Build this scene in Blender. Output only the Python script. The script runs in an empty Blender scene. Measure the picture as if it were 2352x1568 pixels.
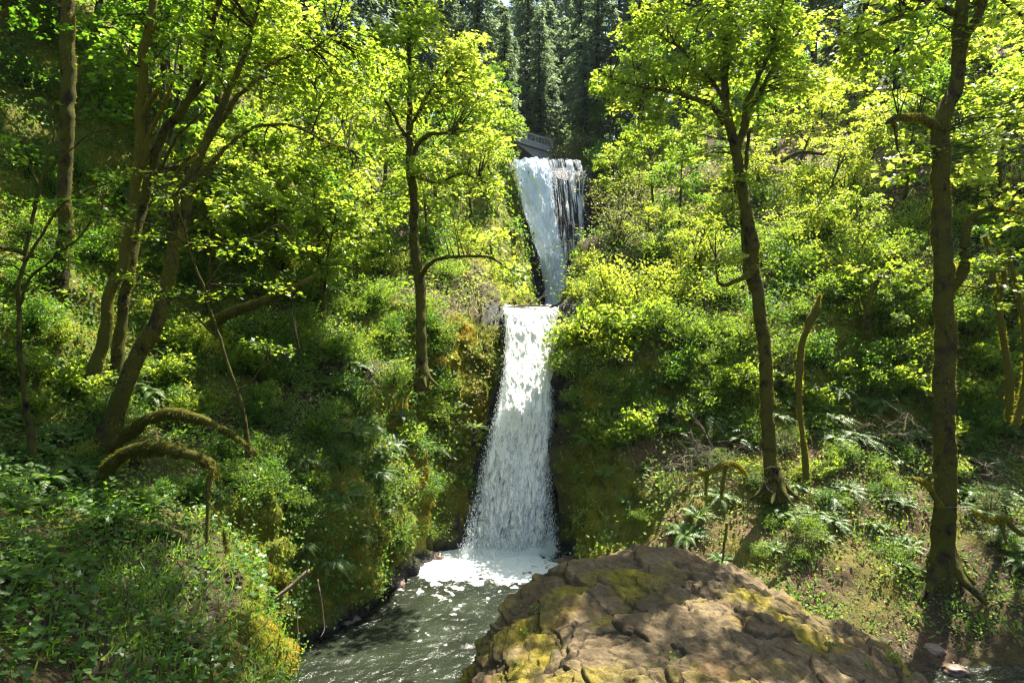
import bpy, math, random
import numpy as np
from mathutils import Vector

# ------------------------------------------------------------------ camera, sky, sun, exposure
scene = bpy.context.scene
COL = scene.collection
R = math.radians
rng = np.random.default_rng(7)
random.seed(7)

CAMZ = 10.4
F = 1568.0                       # focal length in the units of a 2352 wide picture
cam_d = bpy.data.cameras.new('camera')
cam_d.lens = 24; cam_d.sensor_width = 36; cam_d.clip_end = 5000; cam_d.clip_start = 0.2
cam = bpy.data.objects.new('camera', cam_d); COL.objects.link(cam)
cam.location = (0, 0, CAMZ); cam.rotation_euler = (R(90), 0, 0)
scene.camera = cam

SUN_EL, SUN_AZ = R(63), R(40)    # azimuth measured from the view direction to the right
world = bpy.data.worlds.new('World'); scene.world = world; world.use_nodes = True
wn = world.node_tree.nodes; wl = world.node_tree.links
bg = wn['Background']; sky = wn.new('ShaderNodeTexSky'); sky.sky_type = 'NISHITA'; sky.sun_disc = False
sky.sun_elevation = SUN_EL; sky.sun_rotation = SUN_AZ; sky.air_density = 1.2; sky.dust_density = 2.0
wl.new(sky.outputs[0], bg.inputs[0]); bg.inputs[1].default_value = 0.075

sun_d = bpy.data.lights.new('sun', 'SUN'); sun_d.energy = 5.0; sun_d.angle = R(0.53); sun_d.color = (1, .92, .77)
sun = bpy.data.objects.new('sun', sun_d); COL.objects.link(sun)
sdir = Vector((math.sin(SUN_AZ) * math.cos(SUN_EL), math.cos(SUN_AZ) * math.cos(SUN_EL), math.sin(SUN_EL)))
sun.rotation_euler = sdir.to_track_quat('Z', 'Y').to_euler(); sun.location = sdir * 200
SD = np.array(sdir)
scene.view_settings.view_transform = 'Standard'; scene.view_settings.look = 'None'
scene.view_settings.exposure = 2.12; scene.view_settings.gamma = 1
cy = scene.cycles
cy.use_denoising = True; cy.denoiser = 'OPENIMAGEDENOISE'; cy.denoising_input_passes = 'RGB_ALBEDO_NORMAL'; cy.denoising_prefilter = 'NONE'; cy.use_adaptive_sampling = False; scene.render.filter_size = 1.25; cy.pixel_filter_type = 'BLACKMAN_HARRIS'; cy.filter_width = 1.25
cy.max_bounces = 6; cy.diffuse_bounces = 3; cy.glossy_bounces = 2; cy.transmission_bounces = 4; cy.transparent_max_bounces = 12
cy.sample_clamp_indirect = 4.0; cy.sample_clamp_direct = 12.0; cy.volume_bounces = 0
cy.caustics_reflective = False; cy.caustics_refractive = False

# ------------------------------------------------------------------ helpers
def W(u, v, Y):
    return np.array([(u - 1176) / F * Y, Y, CAMZ - (v - 784) / F * Y])

def tag(o, label=None, cat=None, group=None, kind=None):
    if label: o['label'] = label
    if cat: o['category'] = cat
    if group: o['group'] = group
    if kind: o['kind'] = kind
    return o

def empty(name, loc, label, cat, group=None):
    o = bpy.data.objects.new(name, None); COL.objects.link(o); o.location = [float(c) for c in loc]
    o.empty_display_size = .2
    return tag(o, label, cat, group)

def _h(ix, iy, iz, seed):
    n = (ix.astype(np.int64) * 374761393 + iy.astype(np.int64) * 668265263 + iz.astype(np.int64) * 2147483647 + seed * 1274126177) & 0xffffffff
    n = ((n ^ (n >> 13)) * 1274126177) & 0xffffffff
    n = ((n ^ (n >> 15)) * 2246822519) & 0xffffffff
    return ((n ^ (n >> 16)) & 0xffffff) / float(0xffffff)

def vnoise(p, seed=0):
    i = np.floor(p).astype(np.int64); f = p - i; f = f * f * (3 - 2 * f)
    r = 0
    for dx in (0, 1):
        for dy in (0, 1):
            for dz in (0, 1):
                w = (f[:, 0] if dx else 1 - f[:, 0]) * (f[:, 1] if dy else 1 - f[:, 1]) * (f[:, 2] if dz else 1 - f[:, 2])
                r = r + w * _h(i[:, 0] + dx, i[:, 1] + dy, i[:, 2] + dz, seed)
    return r

def fbm(p, oct=4, seed=0, gain=.5):
    a, s, t, r = 1.0, 1.0, 0.0, 0
    for k in range(oct):
        r = r + a * vnoise(p * s + 17.3 * k, seed + k); t += a; a *= gain; s *= 2.03
    return r / t

def worley(p, seed=0):
    """distance to the edge between cells, a random number per cell, offset from the cell centre"""
    i = np.floor(p).astype(np.int64)
    d1 = np.full(len(p), 9.); d2 = np.full(len(p), 9.); rid = np.zeros(len(p)); off = np.zeros_like(p)
    for dx in (-1, 0, 1):
        for dy in (-1, 0, 1):
            for dz in (-1, 0, 1):
                a, b, c = i[:, 0] + dx, i[:, 1] + dy, i[:, 2] + dz
                q = np.stack([a + _h(a, b, c, seed), b + _h(a, b, c, seed + 1), c + _h(a, b, c, seed + 2)], 1) - p
                d = np.sqrt((q * q).sum(1)); m = d < d1
                d2 = np.where(m, d1, np.minimum(d2, d))
                rid = np.where(m, _h(a, b, c, seed + 3), rid); off[m] = q[m]; d1 = np.where(m, d, d1)
    return d2 - d1, rid, off

def poly_mesh(name, verts, parts, mats, smooth=False, attrs=None, vattrs=None):
    """parts: list of (faces array (n,k), material index); attrs: face floats over all faces in order"""
    me = bpy.data.meshes.new(name)
    verts = np.asarray(verts, dtype=np.float32)
    parts = [(np.asarray(f, dtype=np.int32), mi) for f, mi in parts if len(f)]
    nl = sum(f.size for f, _ in parts); npol = sum(len(f) for f, _ in parts)
    me.vertices.add(len(verts)); me.vertices.foreach_set('co', verts.ravel())
    me.loops.add(nl); me.loops.foreach_set('vertex_index', np.concatenate([f.ravel() for f, _ in parts]))
    me.polygons.add(npol)
    st, mi_, o = [], [], 0
    for f, mi in parts:
        st.append(o + np.arange(len(f)) * f.shape[1]); o += f.size; mi_.append(np.full(len(f), mi))
    me.polygons.foreach_set('loop_start', np.concatenate(st).astype(np.int32))
    me.polygons.foreach_set('material_index', np.concatenate(mi_).astype(np.int32))
    me.polygons.foreach_set('use_smooth', np.full(npol, bool(smooth)))
    for m in (mats if isinstance(mats, (list, tuple)) else [mats]): me.materials.append(m)
    for k, a in (attrs or {}).items():
        at = me.attributes.new(k, 'FLOAT', 'FACE'); at.data.foreach_set('value', np.asarray(a, dtype=np.float32))
    for k, a in (vattrs or {}).items():
        at = me.attributes.new(k, 'FLOAT', 'POINT'); at.data.foreach_set('value', np.asarray(a, dtype=np.float32))
    me.update(calc_edges=True); me.validate()
    return me

def link(name, me, parent=None):
    o = bpy.data.objects.new(name, me); COL.objects.link(o)
    if parent: o.parent = parent
    return o

def copy_tree(o, parent=None):
    c = o.copy(); COL.objects.link(c); c.parent = parent
    for ch in o.children: copy_tree(ch, c)
    return c

def unit(a):
    return a / np.maximum(np.linalg.norm(a, axis=-1, keepdims=True), 1e-9)

# ------------------------------------------------------------------ materials
def newmat(name):
    m = bpy.data.materials.new(name); m.use_nodes = True; m.node_tree.nodes.clear()
    return m, m.node_tree.nodes, m.node_tree.links

def ramp(N, stops, interp='LINEAR'):
    r = N.new('ShaderNodeValToRGB'); r.color_ramp.interpolation = interp; e = r.color_ramp.elements
    while len(e) < len(stops): e.new(.5)
    for k, (p, c) in enumerate(stops):
        e[k].position = p; e[k].color = (*c, 1) if len(c) == 3 else c
    return r

def noise(N, L, scale, detail=4, rough=.6, vec=None, dist=0):
    n = N.new('ShaderNodeTexNoise'); n.inputs['Scale'].default_value = scale; n.inputs['Detail'].default_value = detail
    n.inputs['Roughness'].default_value = rough; n.inputs['Distortion'].default_value = dist
    if vec is not None: L.new(vec, n.inputs['Vector'])
    return n

def math_(N, L, op, a, b=None, c=None, clamp=False):
    n = N.new('ShaderNodeMath'); n.operation = op; n.use_clamp = clamp
    for k, x in enumerate((a, b, c)):
        if x is None: continue
        if isinstance(x, (int, float)): n.inputs[k].default_value = x
        else: L.new(x, n.inputs[k])
    return n.outputs[0]

def mixc(N, L, fac, a, b):
    n = N.new('ShaderNodeMix'); n.data_type = 'RGBA'
    for s, x in ((n.inputs[0], fac), (n.inputs[6], a), (n.inputs[7], b)):
        if isinstance(x, (int, float)): s.default_value = x
        elif isinstance(x, tuple): s.default_value = (*x, 1)
        else: L.new(x, s)
    return n.outputs[2]

def attr(N, name):
    a = N.new('ShaderNodeAttribute'); a.attribute_name = name; return a.outputs['Fac']

def leaf_mat(name, cols, trans, tfac=.5, rough=.42, spec=.5):
    """cols / trans: ramps over the per-leaf value 'tint' of reflected and transmitted colour"""
    m, N, L = newmat(name)
    t = attr(N, 'tint')
    n = len(cols)
    rc = ramp(N, [(k / (n - 1), c) for k, c in enumerate(cols)]); L.new(t, rc.inputs[0])
    n = len(trans)
    rt = ramp(N, [(k / (n - 1), c) for k, c in enumerate(trans)]); L.new(t, rt.inputs[0])
    p = N.new('ShaderNodeBsdfPrincipled'); p.inputs['Roughness'].default_value = rough
    p.inputs['Specular IOR Level'].default_value = spec
    L.new(rc.outputs[0], p.inputs['Base Color'])
    tr = N.new('ShaderNodeBsdfTranslucent'); L.new(rt.outputs[0], tr.inputs[0])
    mx = N.new('ShaderNodeMixShader'); mx.inputs[0].default_value = tfac
    L.new(p.outputs[0], mx.inputs[1]); L.new(tr.outputs[0], mx.inputs[2])
    o = N.new('ShaderNodeOutputMaterial'); L.new(mx.outputs[0], o.inputs[0])
    return m

def bark_mat(name, c1, c2, moss, mossfac=.5, scale=1.6):
    m, N, L = newmat(name)
    tc = N.new('ShaderNodeTexCoord').outputs['Object']
    mp = N.new('ShaderNodeMapping'); mp.inputs['Scale'].default_value = (1, 1, .22); L.new(tc, mp.inputs[0])
    g = noise(N, L, 17, 7, .72, mp.outputs[0], .5)
    base = ramp(N, [(.3, c1), (.7, c2)]); L.new(g.outputs[0], base.inputs[0])
    mn = noise(N, L, scale, 5, .65, tc, .3)
    mr = ramp(N, [(max(0, .52 - mossfac * .4), (0, 0, 0)), (min(1, .66 - mossfac * .4), (1, 1, 1))]); L.new(mn.outputs[0], mr.inputs[0])
    bl = noise(N, L, 5.5, 4, .6, mp.outputs[0], .6)
    br = ramp(N, [(.40, (0, 0, 0)), (.52, (1, 1, 1))]); L.new(bl.outputs[0], br.inputs[0])
    lich = noise(N, L, 7, 5, .7, tc, .2); lr = ramp(N, [(.60, (0, 0, 0)), (.68, (1, 1, 1))]); L.new(lich.outputs[0], lr.inputs[0])
    bcol = mixc(N, L, br.outputs[0], tuple(x * .6 for x in c1), base.outputs[0])
    bcol = mixc(N, L, math_(N, L, 'MULTIPLY', lr.outputs[0], .6), bcol, (.17, .16, .11))
    fine = noise(N, L, 60, 3, .7, tc)
    mc = ramp(N, [(.3, tuple(x * .55 for x in moss)), (.7, tuple(min(1, x * 1.35) for x in moss))]); L.new(fine.outputs[0], mc.inputs[0])
    col = mixc(N, L, mr.outputs[0], bcol, mc.outputs[0])
    p = N.new('ShaderNodeBsdfPrincipled'); p.inputs['Roughness'].default_value = .9; p.inputs['Specular IOR Level'].default_value = .15
    L.new(col, p.inputs['Base Color'])
    hh = math_(N, L, 'ADD', g.outputs[0], math_(N, L, 'MULTIPLY', fine.outputs[0], .4))
    b = N.new('ShaderNodeBump'); b.inputs['Strength'].default_value = 1; b.inputs['Distance'].default_value = .12
    L.new(hh, b.inputs['Height']); L.new(b.outputs[0], p.inputs['Normal'])
    o = N.new('ShaderNodeOutputMaterial'); L.new(p.outputs[0], o.inputs[0])
    return m

MAPLE = leaf_mat('maple_leaf', [(.035, .085, .012), (.06, .13, .016), (.10, .17, .02)],
                 [(.20, .36, .02), (.42, .56, .035), (.66, .73, .10)], .55)
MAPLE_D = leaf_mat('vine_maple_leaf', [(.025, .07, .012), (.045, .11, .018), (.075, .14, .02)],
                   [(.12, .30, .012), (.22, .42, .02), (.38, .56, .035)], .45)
SHRUB = leaf_mat('shrub_leaf', [(.04, .10, .022), (.075, .15, .032), (.13, .21, .05)],
                 [(.16, .32, .02), (.32, .48, .03), (.52, .64, .06)], .44, .5, .3)
SHRUB_Y = leaf_mat('yellow_shrub_leaf', [(.07, .12, .02), (.11, .17, .025), (.16, .22, .04)],
                   [(.36, .50, .03), (.54, .66, .04), (.72, .76, .10)], .48, .5, .3)
OLIVE = leaf_mat('olive_shrub_leaf', [(.04, .06, .02), (.07, .09, .035), (.12, .13, .05)],
                 [(.16, .22, .03), (.28, .32, .05), (.38, .40, .10)], .38)
GCOVER = leaf_mat('ground_leaf', [(.04, .10, .02), (.07, .155, .03), (.12, .21, .045), (.21, .26, .08), (.26, .20, .09)],
                  [(.10, .26, .015), (.20, .40, .02), (.40, .58, .05), (.52, .54, .10), (.34, .20, .06)], .42, .6, .2)
MOSSD = leaf_mat('dark_moss_blade', [(.03, .035, .006), (.07, .075, .010), (.12, .10, .015)], [(.06, .08, .008), (.14, .16, .012), (.24, .22, .02)], .35, .8, .1)
DRY = leaf_mat('dry_leaf', [(.13, .05, .02), (.20, .11, .05), (.30, .22, .12)],
               [(.20, .07, .02), (.30, .15, .05), (.36, .26, .12)], .3, .6, .2)
FERN = leaf_mat('fern_frond', [(.035, .085, .015), (.06, .13, .02), (.11, .18, .03)],
                [(.14, .32, .015), (.24, .44, .025), (.38, .52, .05)], .4, .38)
NEEDLE = leaf_mat('fir_needle', [(.045, .085, .055), (.08, .13, .075), (.13, .18, .10)],
                  [(.13, .22, .10), (.22, .32, .14), (.32, .42, .18)], .42, .5)
MOSSB = leaf_mat('moss_blade', [(.08, .10, .008), (.17, .19, .015), (.27, .25, .022), (.36, .22, .02)],
                 [(.20, .27, .012), (.38, .44, .02), (.55, .46, .03), (.60, .34, .03)], .45, .8, .1)
GRASS = leaf_mat('grass_blade', [(.05, .11, .02), (.08, .15, .025), (.22, .22, .08)],
                 [(.18, .36, .03), (.28, .46, .04), (.44, .44, .14)], .42)
BARK = bark_mat('mossy_bark', (.018, .013, .008), (.085, .063, .040), (.10, .10, .016), .34, 1.6)
BARK_M = bark_mat('thick_moss_bark', (.04, .03, .015), (.09, .07, .03), (.13, .125, .02), .8, 2.0)
BARK_G = bark_mat('grey_bark', (.10, .09, .075), (.30, .28, .25), (.12, .12, .04), .15)
BARK_F = bark_mat('fir_bark', (.03, .022, .018), (.075, .058, .048), (.05, .06, .02), .1)
TWIG = bark_mat('twig_bark', (.03, .022, .014), (.07, .05, .03), (.08, .08, .02), .2)
DEADW = bark_mat('dead_wood', (.20, .16, .13), (.46, .40, .35), (.18, .17, .05), .06)

# ------------------------------------------------------------------ tubes, leaves
def resample(P, Rr, step):
    P = np.asarray(P, float); Rr = np.asarray(Rr, float)
    # Catmull-Rom through the points
    n = len(P); A = np.vstack([2 * P[0] - P[1], P, 2 * P[-1] - P[-2]])
    out, rad = [], []
    for k in range(n - 1):
        p0, p1, p2, p3 = A[k], A[k + 1], A[k + 2], A[k + 3]
        m = max(2, int(np.linalg.norm(p2 - p1) / step) + 1)
        t = np.linspace(0, 1, m, endpoint=False)[:, None]
        out.append(.5 * ((2 * p1) + (-p0 + p2) * t + (2 * p0 - 5 * p1 + 4 * p2 - p3) * t ** 2 + (-p0 + 3 * p1 - 3 * p2 + p3) * t ** 3))
        rad.append(Rr[k] + (Rr[k + 1] - Rr[k]) * t[:, 0])
    out.append(P[-1:]); rad.append(Rr[-1:])
    return np.vstack(out), np.concatenate(rad)

class Tubes:
    def __init__(s): s.v, s.f, s.t, s.n = [], [], [], 0
    def add(s, P, Rr, seg=8, step=.3, bump=0., wob=0., bscale=3., raw=False):
        if not raw: P, Rr = resample(P, Rr, step)
        n = len(P)
        if wob: P = P + (np.stack([fbm(P * 1.1 + 31 * k, 3, 5 + k) for k in range(3)], 1) - .5) * wob * np.minimum(1, np.arange(n) / 3.)[:, None]
        T = unit(np.gradient(P, axis=0))
        ref = np.array([0., 0, 1]) if abs(T[:, 2]).mean() < .7 else np.array([0., 1, 0])
        U = unit(np.cross(T, ref)); V = np.cross(T, U)
        a = np.linspace(0, 2 * np.pi, seg, endpoint=False)
        D = U[:, None, :] * np.cos(a)[None, :, None] + V[:, None, :] * np.sin(a)[None, :, None]
        r = np.repeat(np.asarray(Rr)[:, None], seg, 1)
        if bump:
            q = (P[:, None, :] + D * r[..., None]).reshape(-1, 3)
            b = fbm(q * bscale, 4, 3).reshape(n, seg) - .5
            b2 = np.maximum(0, fbm(q * np.array([1.1, 1.1, .9]) * 1.4, 2, 9).reshape(n, seg) - .6) * 3
            r = r * (1 + bump * (b * 1.6 + b2))
        X = P[:, None, :] + D * r[..., None]
        s.v.append(X.reshape(-1, 3))
        i = np.arange(n - 1)[:, None] * seg; j = np.arange(seg)[None, :]; j2 = (j + 1) % seg
        s.f.append((np.stack([i + j, i + j2, i + seg + j2, i + seg + j], -1).reshape(-1, 4)) + s.n)
        base = s.n
        s.n += n * seg
        for end, rev in ((0, True), (n - 1, False)):
            s.v.append(P[end:end + 1]); c = s.n; s.n += 1
            ring = base + end * seg + np.arange(seg); nx = np.roll(ring, -1)
            s.t.append(np.stack([np.full(seg, c), nx if rev else ring, ring if rev else nx], 1))
        return P, X
    def mesh(s, name, mat, origin=(0, 0, 0)):
        return poly_mesh(name, np.vstack(s.v) - np.asarray(origin), [(np.vstack(s.f), 0), (np.vstack(s.t), 0)], mat, True)

# leaf outlines, unit length along +y, stem at the origin; two halves folded along the midrib
_half = np.array([[0, 0], [.20, -.04], [.46, .10], [.33, .26], [.56, .50], [.32, .52], [.22, .66], [0, 1.0]])
MAPLE_T = np.vstack([np.c_[_half, .16 * _half[:, 0]], np.c_[-_half[1:7, :1], _half[1:7, 1:], .16 * _half[1:7, 0]]])
MAPLE_F = [np.array([[0, 1, 2, 3, 4, 5, 6, 7]]), np.array([[7, 13, 12, 11, 10, 9, 8, 0]])]
OVAL_T = np.array([[0, 0, 0], [.26, .3, .08], [.2, .72, .07], [0, 1, 0], [-.2, .72, .07], [-.26, .3, .08]])
OVAL_F = [np.array([[0, 1, 2, 3]]), np.array([[3, 4, 5, 0]])]
DIA_T = np.array([[0, 0, 0], [.34, .45, .10], [0, 1, -.05], [-.34, .45, .10]])
DIA_F = [np.array([[0, 1, 2]]), np.array([[2, 3, 0]])]
BLADE_T = np.array([[-.05, 0, 0], [.05, 0, 0], [.035, .55, .04], [-.035, .55, .04], [0, 1, -.1]])
BLADE_F = [np.array([[0, 1, 2, 3]]), np.array([[3, 2, 4]])]
TUFT_T = np.array([[-.13, 0, 0], [.13, 0, 0], [0, 1, 0]])
TUFT_F = [np.array([[0, 1, 2]])]

class Leaves:
    def __init__(s): s.c, s.d, s.n, s.s, s.t = [], [], [], [], []
    def add(s, c, d, n, size, tint):
        c = np.atleast_2d(c); k = len(c)
        s.c.append(c); s.d.append(np.broadcast_to(d, (k, 3))); s.n.append(np.broadcast_to(n, (k, 3)))
        s.s.append(np.broadcast_to(size, (k,))); s.t.append(np.broadcast_to(tint, (k,)))
    def mesh(s, name, mat, T, Fs, origin=(0, 0, 0), Tw=None):
        c, d, n, sz, t = np.vstack(s.c), unit(np.vstack(s.d)), np.vstack(s.n), np.concatenate(s.s), np.concatenate(s.t)
        x = unit(np.cross(d, n)); z = np.cross(x, d)
        k = len(T)
        V = c[:, None] + sz[:, None, None] * (x[:, None] * T[None, :, 0, None] + d[:, None] * T[None, :, 1, None] + z[:, None] * T[None, :, 2, None])
        V = V.reshape(-1, 3) - np.asarray(origin)
        off = (np.arange(len(c)) * k)[:, None]
        parts = [(off + f, 0) for f in Fs]
        tt = np.tile(np.clip(t, 0, 1), len(Fs))
        if Tw is not None and Tw.v:      # the thin twigs that carry the leaves
            f4, f3 = np.vstack(Tw.f) + len(V), np.vstack(Tw.t) + len(V)
            V = np.vstack([V, np.vstack(Tw.v) - np.asarray(origin)]); parts += [(f4, 1), (f3, 1)]
            tt = np.r_[tt, np.zeros(len(f4) + len(f3))]; mat = [mat, TWIG]
        return poly_mesh(name, V, parts, mat, False, {'tint': tt})

# ------------------------------------------------------------------ ground: one lofted sheet
# each row: (Y, 18 x (x, z)); columns run far left .. left bank .. creek bed .. right bank .. far right
ROWS = [
 (-400, [(-500,70),(-260,50),(-120,40),(-60,30),(-30,8),(-16,2),(-12,0),(-8,-1),(-3,-1),(0,-1),(2,0),(8,1.5),(14,3),(40,20),(90,40),(160,50),(300,60),(500,70)]),
 (-40, [(-500,70),(-80,46),(-50,34),(-25,16),(-12,5),(-9,2),(-8,0),(-6,-1),(-3,-1),(0,-1),(2,0),(4,1.5),(7,3),(20,8),(40,18),(70,34),(110,50),(500,70)]),
 (-10, [(-500,70),(-60,40),(-35,24),(-18,11),(-9,5),(-8,2),(-7,0),(-6,-1),(-3,-1),(0,-1),(1,0),(3,1),(5,2),(14,3),(24,8),(40,22),(80,44),(500,74)]),
 (6,  [(-500,80),(-60,46),(-32,28),(-12,9.4),(-6.3,5.4),(-4.5,3.6),(-4.4,-.1),(-3.8,-1),(-2.5,-1),(-1.5,-1),(-1,.2),(0,1),(2,1),(12,.8),(20,5),(34,18),(75,44),(500,74)]),
 (11, [(-500,84),(-60,48),(-32,29),(-12,8.4),(-5.8,5.0),(-4.35,3.5),(-4.2,-.1),(-3.8,-1),(-2.5,-1),(-1.5,-1),(-1,.2),(0,1),(2,1),(12,-.3),(17,-.3),(28,10),(72,42),(500,76)]),
 (15, [(-500,88),(-60,50),(-33,30),(-12.5,7.3),(-6.0,4.9),(-4.9,3.6),(-4.75,-.1),(-4.2,-1),(-2.5,-1),(-1.5,-1),(-1,.2),(0,.8),(3,1),(12.5,-.4),(17,-.4),(26,6),(70,41),(500,78)]),
 (17.5,[(-500,90),(-60,51),(-34,31),(-13,7.0),(-7.0,5.0),(-6.2,4.0),(-6.0,-.1),(-5,-1),(-2.5,-1),(-1.6,-1),(-1,.2),(2,.8),(5,1),(12.5,-.8),(17,-.9),(24,4),(70,41),(500,78)]),
 (20, [(-500,90),(-60,51),(-34,31.5),(-13.5,7.6),(-9,5.4),(-8.2,3.6),(-8.0,-.1),(-6,-1),(-2.5,-1),(-1.6,-1),(-1,.2),(2,.8),(6,1),(13,-.7),(17.6,-.8),(23,2.2),(70,41),(500,78)]),
 (23, [(-500,92),(-62,52),(-34,32),(-14,9.2),(-8.4,5.6),(-7.4,3.4),(-7.6,-.1),(-6,-1),(-2.5,-1),(-1.2,-1),(-.4,.1),(2.5,.6),(7,1.1),(12.8,.6),(16.3,.7),(22,2.2),(70,40),(500,80)]),
 (26, [(-500,94),(-62,53),(-34,33),(-13.5,10.2),(-7.2,6.4),(-5.4,3.6),(-5.8,-.1),(-5,-1),(-2.2,-1),(-.4,-1),(.8,.0),(3.5,.5),(7.5,1.7),(12.2,2.6),(16.4,2.5),(22.5,3.1),(70,40),(500,80)]),
 (29, [(-500,95),(-63,54),(-34,34),(-12.5,11.2),(-6.4,7.4),(-4.6,4.2),(-5.0,-.1),(-4,-1),(-1.6,-1),(.6,-1),(2.2,.0),(3.7,.7),(6.2,3.0),(10.8,4.5),(16,4.2),(23,4.6),(72,42),(500,82)]),
 (31.4,[(-500,96),(-64,55),(-34,35),(-11.5,12.2),(-5.4,8.4),(-4.0,4.4),(-4.6,-.1),(-3.6,-1),(-1,-1),(1,-1),(3.3,.0),(3.5,2.6),(5.0,4.7),(10.5,5.9),(16,6.0),(24,6.6),(73,43),(500,83)]),
 (33.2,[(-500,96),(-64,55),(-34,36),(-10,12.6),(-5.5,8.9),(-4.3,4.4),(-3.7,-.1),(-3.2,-1),(-.6,-1),(1.2,-1),(3.2,.0),(3.0,3.4),(4.0,5.8),(10.4,7.8),(17,8.4),(26,9.6),(74,45),(500,84)]),
 (34.6,[(-500,97),(-64,55),(-34,37),(-9,13),(-4.7,9.8),(-3.2,5),(-2.5,-.1),(-2.2,-1),(-.2,-1),(1.4,-1),(2.8,.0),(2.5,5),(3.4,8.6),(10.4,10),(17.5,11),(27,12.5),(75,46),(500,85)]),
 (35.4,[(-500,97),(-64,55),(-34,37),(-8.6,13.2),(-4.3,10.4),(-2.6,6.4),(-2.1,-.1),(-1.6,-1),(.1,-1),(1.7,-1),(2.5,-.1),(2.5,6),(3.4,9.4),(10.4,10.8),(17.7,12),(27.5,13.3),(75,46),(500,85)]),
 (36.1,[(-500,97),(-64,55),(-34,37.5),(-8.2,13.4),(-3.8,11.2),(-2.1,7.8),(-1.45,5.4),(-1.2,5.2),(.4,5.2),(1.8,5.2),(2.3,5.6),(2.5,7.8),(3.5,10.2),(10.4,11.5),(18,13),(28,14),(76,47),(500,85)]),
 (38.0,[(-500,98),(-65,55),(-34,38),(-7.8,13.8),(-3.2,12.2),(-1.5,10.6),(-.95,9.2),(-.8,9.1),(.7,9.1),(2.0,9.1),(2.4,9.4),(2.7,10.4),(3.8,11.6),(10.3,12.4),(18.4,14),(28.4,15),(76,47),(500,86)]),
 (41.0,[(-500,98),(-65,55),(-34,39),(-7,14.8),(-2.2,13.3),(-.8,12.8),(-.5,12.4),(-.35,12.2),(1,12.2),(2.6,12.2),(2.95,12.5),(3.5,13.0),(4.4,13.8),(10.2,14.6),(18.8,16.2),(29,17.6),(77,48),(500,86)]),
( 45, [(-500,99),(-65,56),(-34,41),(-8,17.5),(-3,15),(-1,13.5),(-.2,12.3),(0,12.0),(1.2,12.0),(2.6,12.0),(3.2,12.4),(3.8,14.4),(5.0,16.9),(11,17.4),(20,19),(30,21),(80,50),(500,88)]),
 (54, [(-500,101),(-65,57),(-36,44),(-9,23),(-3.4,19),(-.6,15),(.9,12.3),(1.2,12.0),(2.6,12.0),(4.6,12.0),(5.6,12.4),(6.4,15),(8.2,19),(13,21),(22,24),(32,27),(85,54),(500,92)]),
 (63, [(-500,104),(-66,60),(-38,48),(-10,30),(-3,26),(.6,19.4),(2.3,12.3),(2.7,12),(3.8,12),(5.6,12),(7.2,12.4),(8.8,18),(11,23),(17,26),(27,29.5),(38,32),(90,58),(500,96)]),
 (68, [(-500,106),(-67,62),(-39,50),(-11,32.5),(-3.2,28.5),(.3,22),(2.7,13.2),(3.2,12),(4.4,12),(5.6,12),(6.9,13.4),(9.2,20),(12,26),(19,30),(29,32.5),(40,35),(92,60),(500,98)]),
 (69, [(-500,106),(-67,62),(-39,50),(-11,33),(-3.2,29.4),(-.1,25.5),(1.7,20.6),(2.2,20.2),(4.4,20.2),(7.2,20.2),(8.0,20.8),(9.4,25),(12,28.4),(19,30.6),(29,33),(40,35.5),(92,60),(500,98)]),
 (70.6,[(-500,107),(-67,62),(-39,51),(-12,33.5),(-3.4,30.6),(-.3,29.9),(.3,29.3),(.6,28.9),(4.2,28.8),(8,28.9),(8.8,29.3),(10,30),(12.5,31.2),(20,33),(30,35),(41,37),(93,61),(500,99)]),
 (78, [(-500,109),(-68,64),(-40,54),(-14,36),(-6,33.6),(-3.4,31.4),(-1.6,29.5),(-1,28.9),(3,28.9),(8,28.9),(9,29.5),(11,31.4),(14,33.4),(22,36),(32,38.5),(44,41),(96,65),(500,102)]),
 (95, [(-500,114),(-70,70),(-44,59),(-20,44),(-10,40),(-4,36),(-1,31),(0,30.4),(3,30.4),(7,30.4),(9,31.4),(12,36),(17,40),(26,45),(38,49),(52,53),(104,74),(500,110)]),
 (130,[(-500,120),(-80,80),(-54,70),(-30,58),(-16,52),(-8,46),(-3,39),(0,37),(3,36.5),(7,37),(12,39),(18,45),(26,52),(38,58),(52,63),(70,68),(130,88),(500,122)]),
 (260,[(-600,140),(-200,110),(-120,98),(-70,84),(-40,76),(-22,68),(-10,62),(0,60),(8,60),(16,60),(26,62),(40,70),(58,80),(84,92),(120,102),(180,112),(280,122),(600,140)]),
 (900,[(-1600,190),(-700,170),(-400,150),(-240,132),(-140,120),(-80,112),(-40,106),(0,104),(30,104),(60,104),(90,106),(140,114),(210,126),(320,140),(460,152),(700,166),(1000,176),(1600,190)]),
 (3000,[(-4000,120),(-2400,120),(-1600,120),(-1000,120),(-600,120),(-360,120),(-160,120),(0,120),(100,120),(200,120),(300,120),(440,120),(640,120),(1000,120),(1500,120),(2100,120),(2900,120),(4000,120)]),
]
RS = [2,3,8,20,24,24,22,24,26,26,26,24,22,16,12,12,14,16,26,26,22,14,8,10,14,12,10,6,4]
CS = [4,10,44,34,22,22,8,8,8,8,18,22,34,30,26,24,6]
CP = np.array([[[x, r[0], z] for x, z in r[1]] for r in ROWS], float)
rr = np.concatenate([np.linspace(k, k + 1, n, endpoint=False) for k, n in enumerate(RS)] + [[len(RS)]])
cc = np.concatenate([np.linspace(k, k + 1, n, endpoint=False) for k, n in enumerate(CS)] + [[len(CS)]])
ri = np.minimum(rr.astype(int), len(RS) - 1); ci = np.minimum(cc.astype(int), len(CS) - 1)
rf = (rr - ri)[:, None, None]; cf = (cc - ci)[None, :, None]
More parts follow.
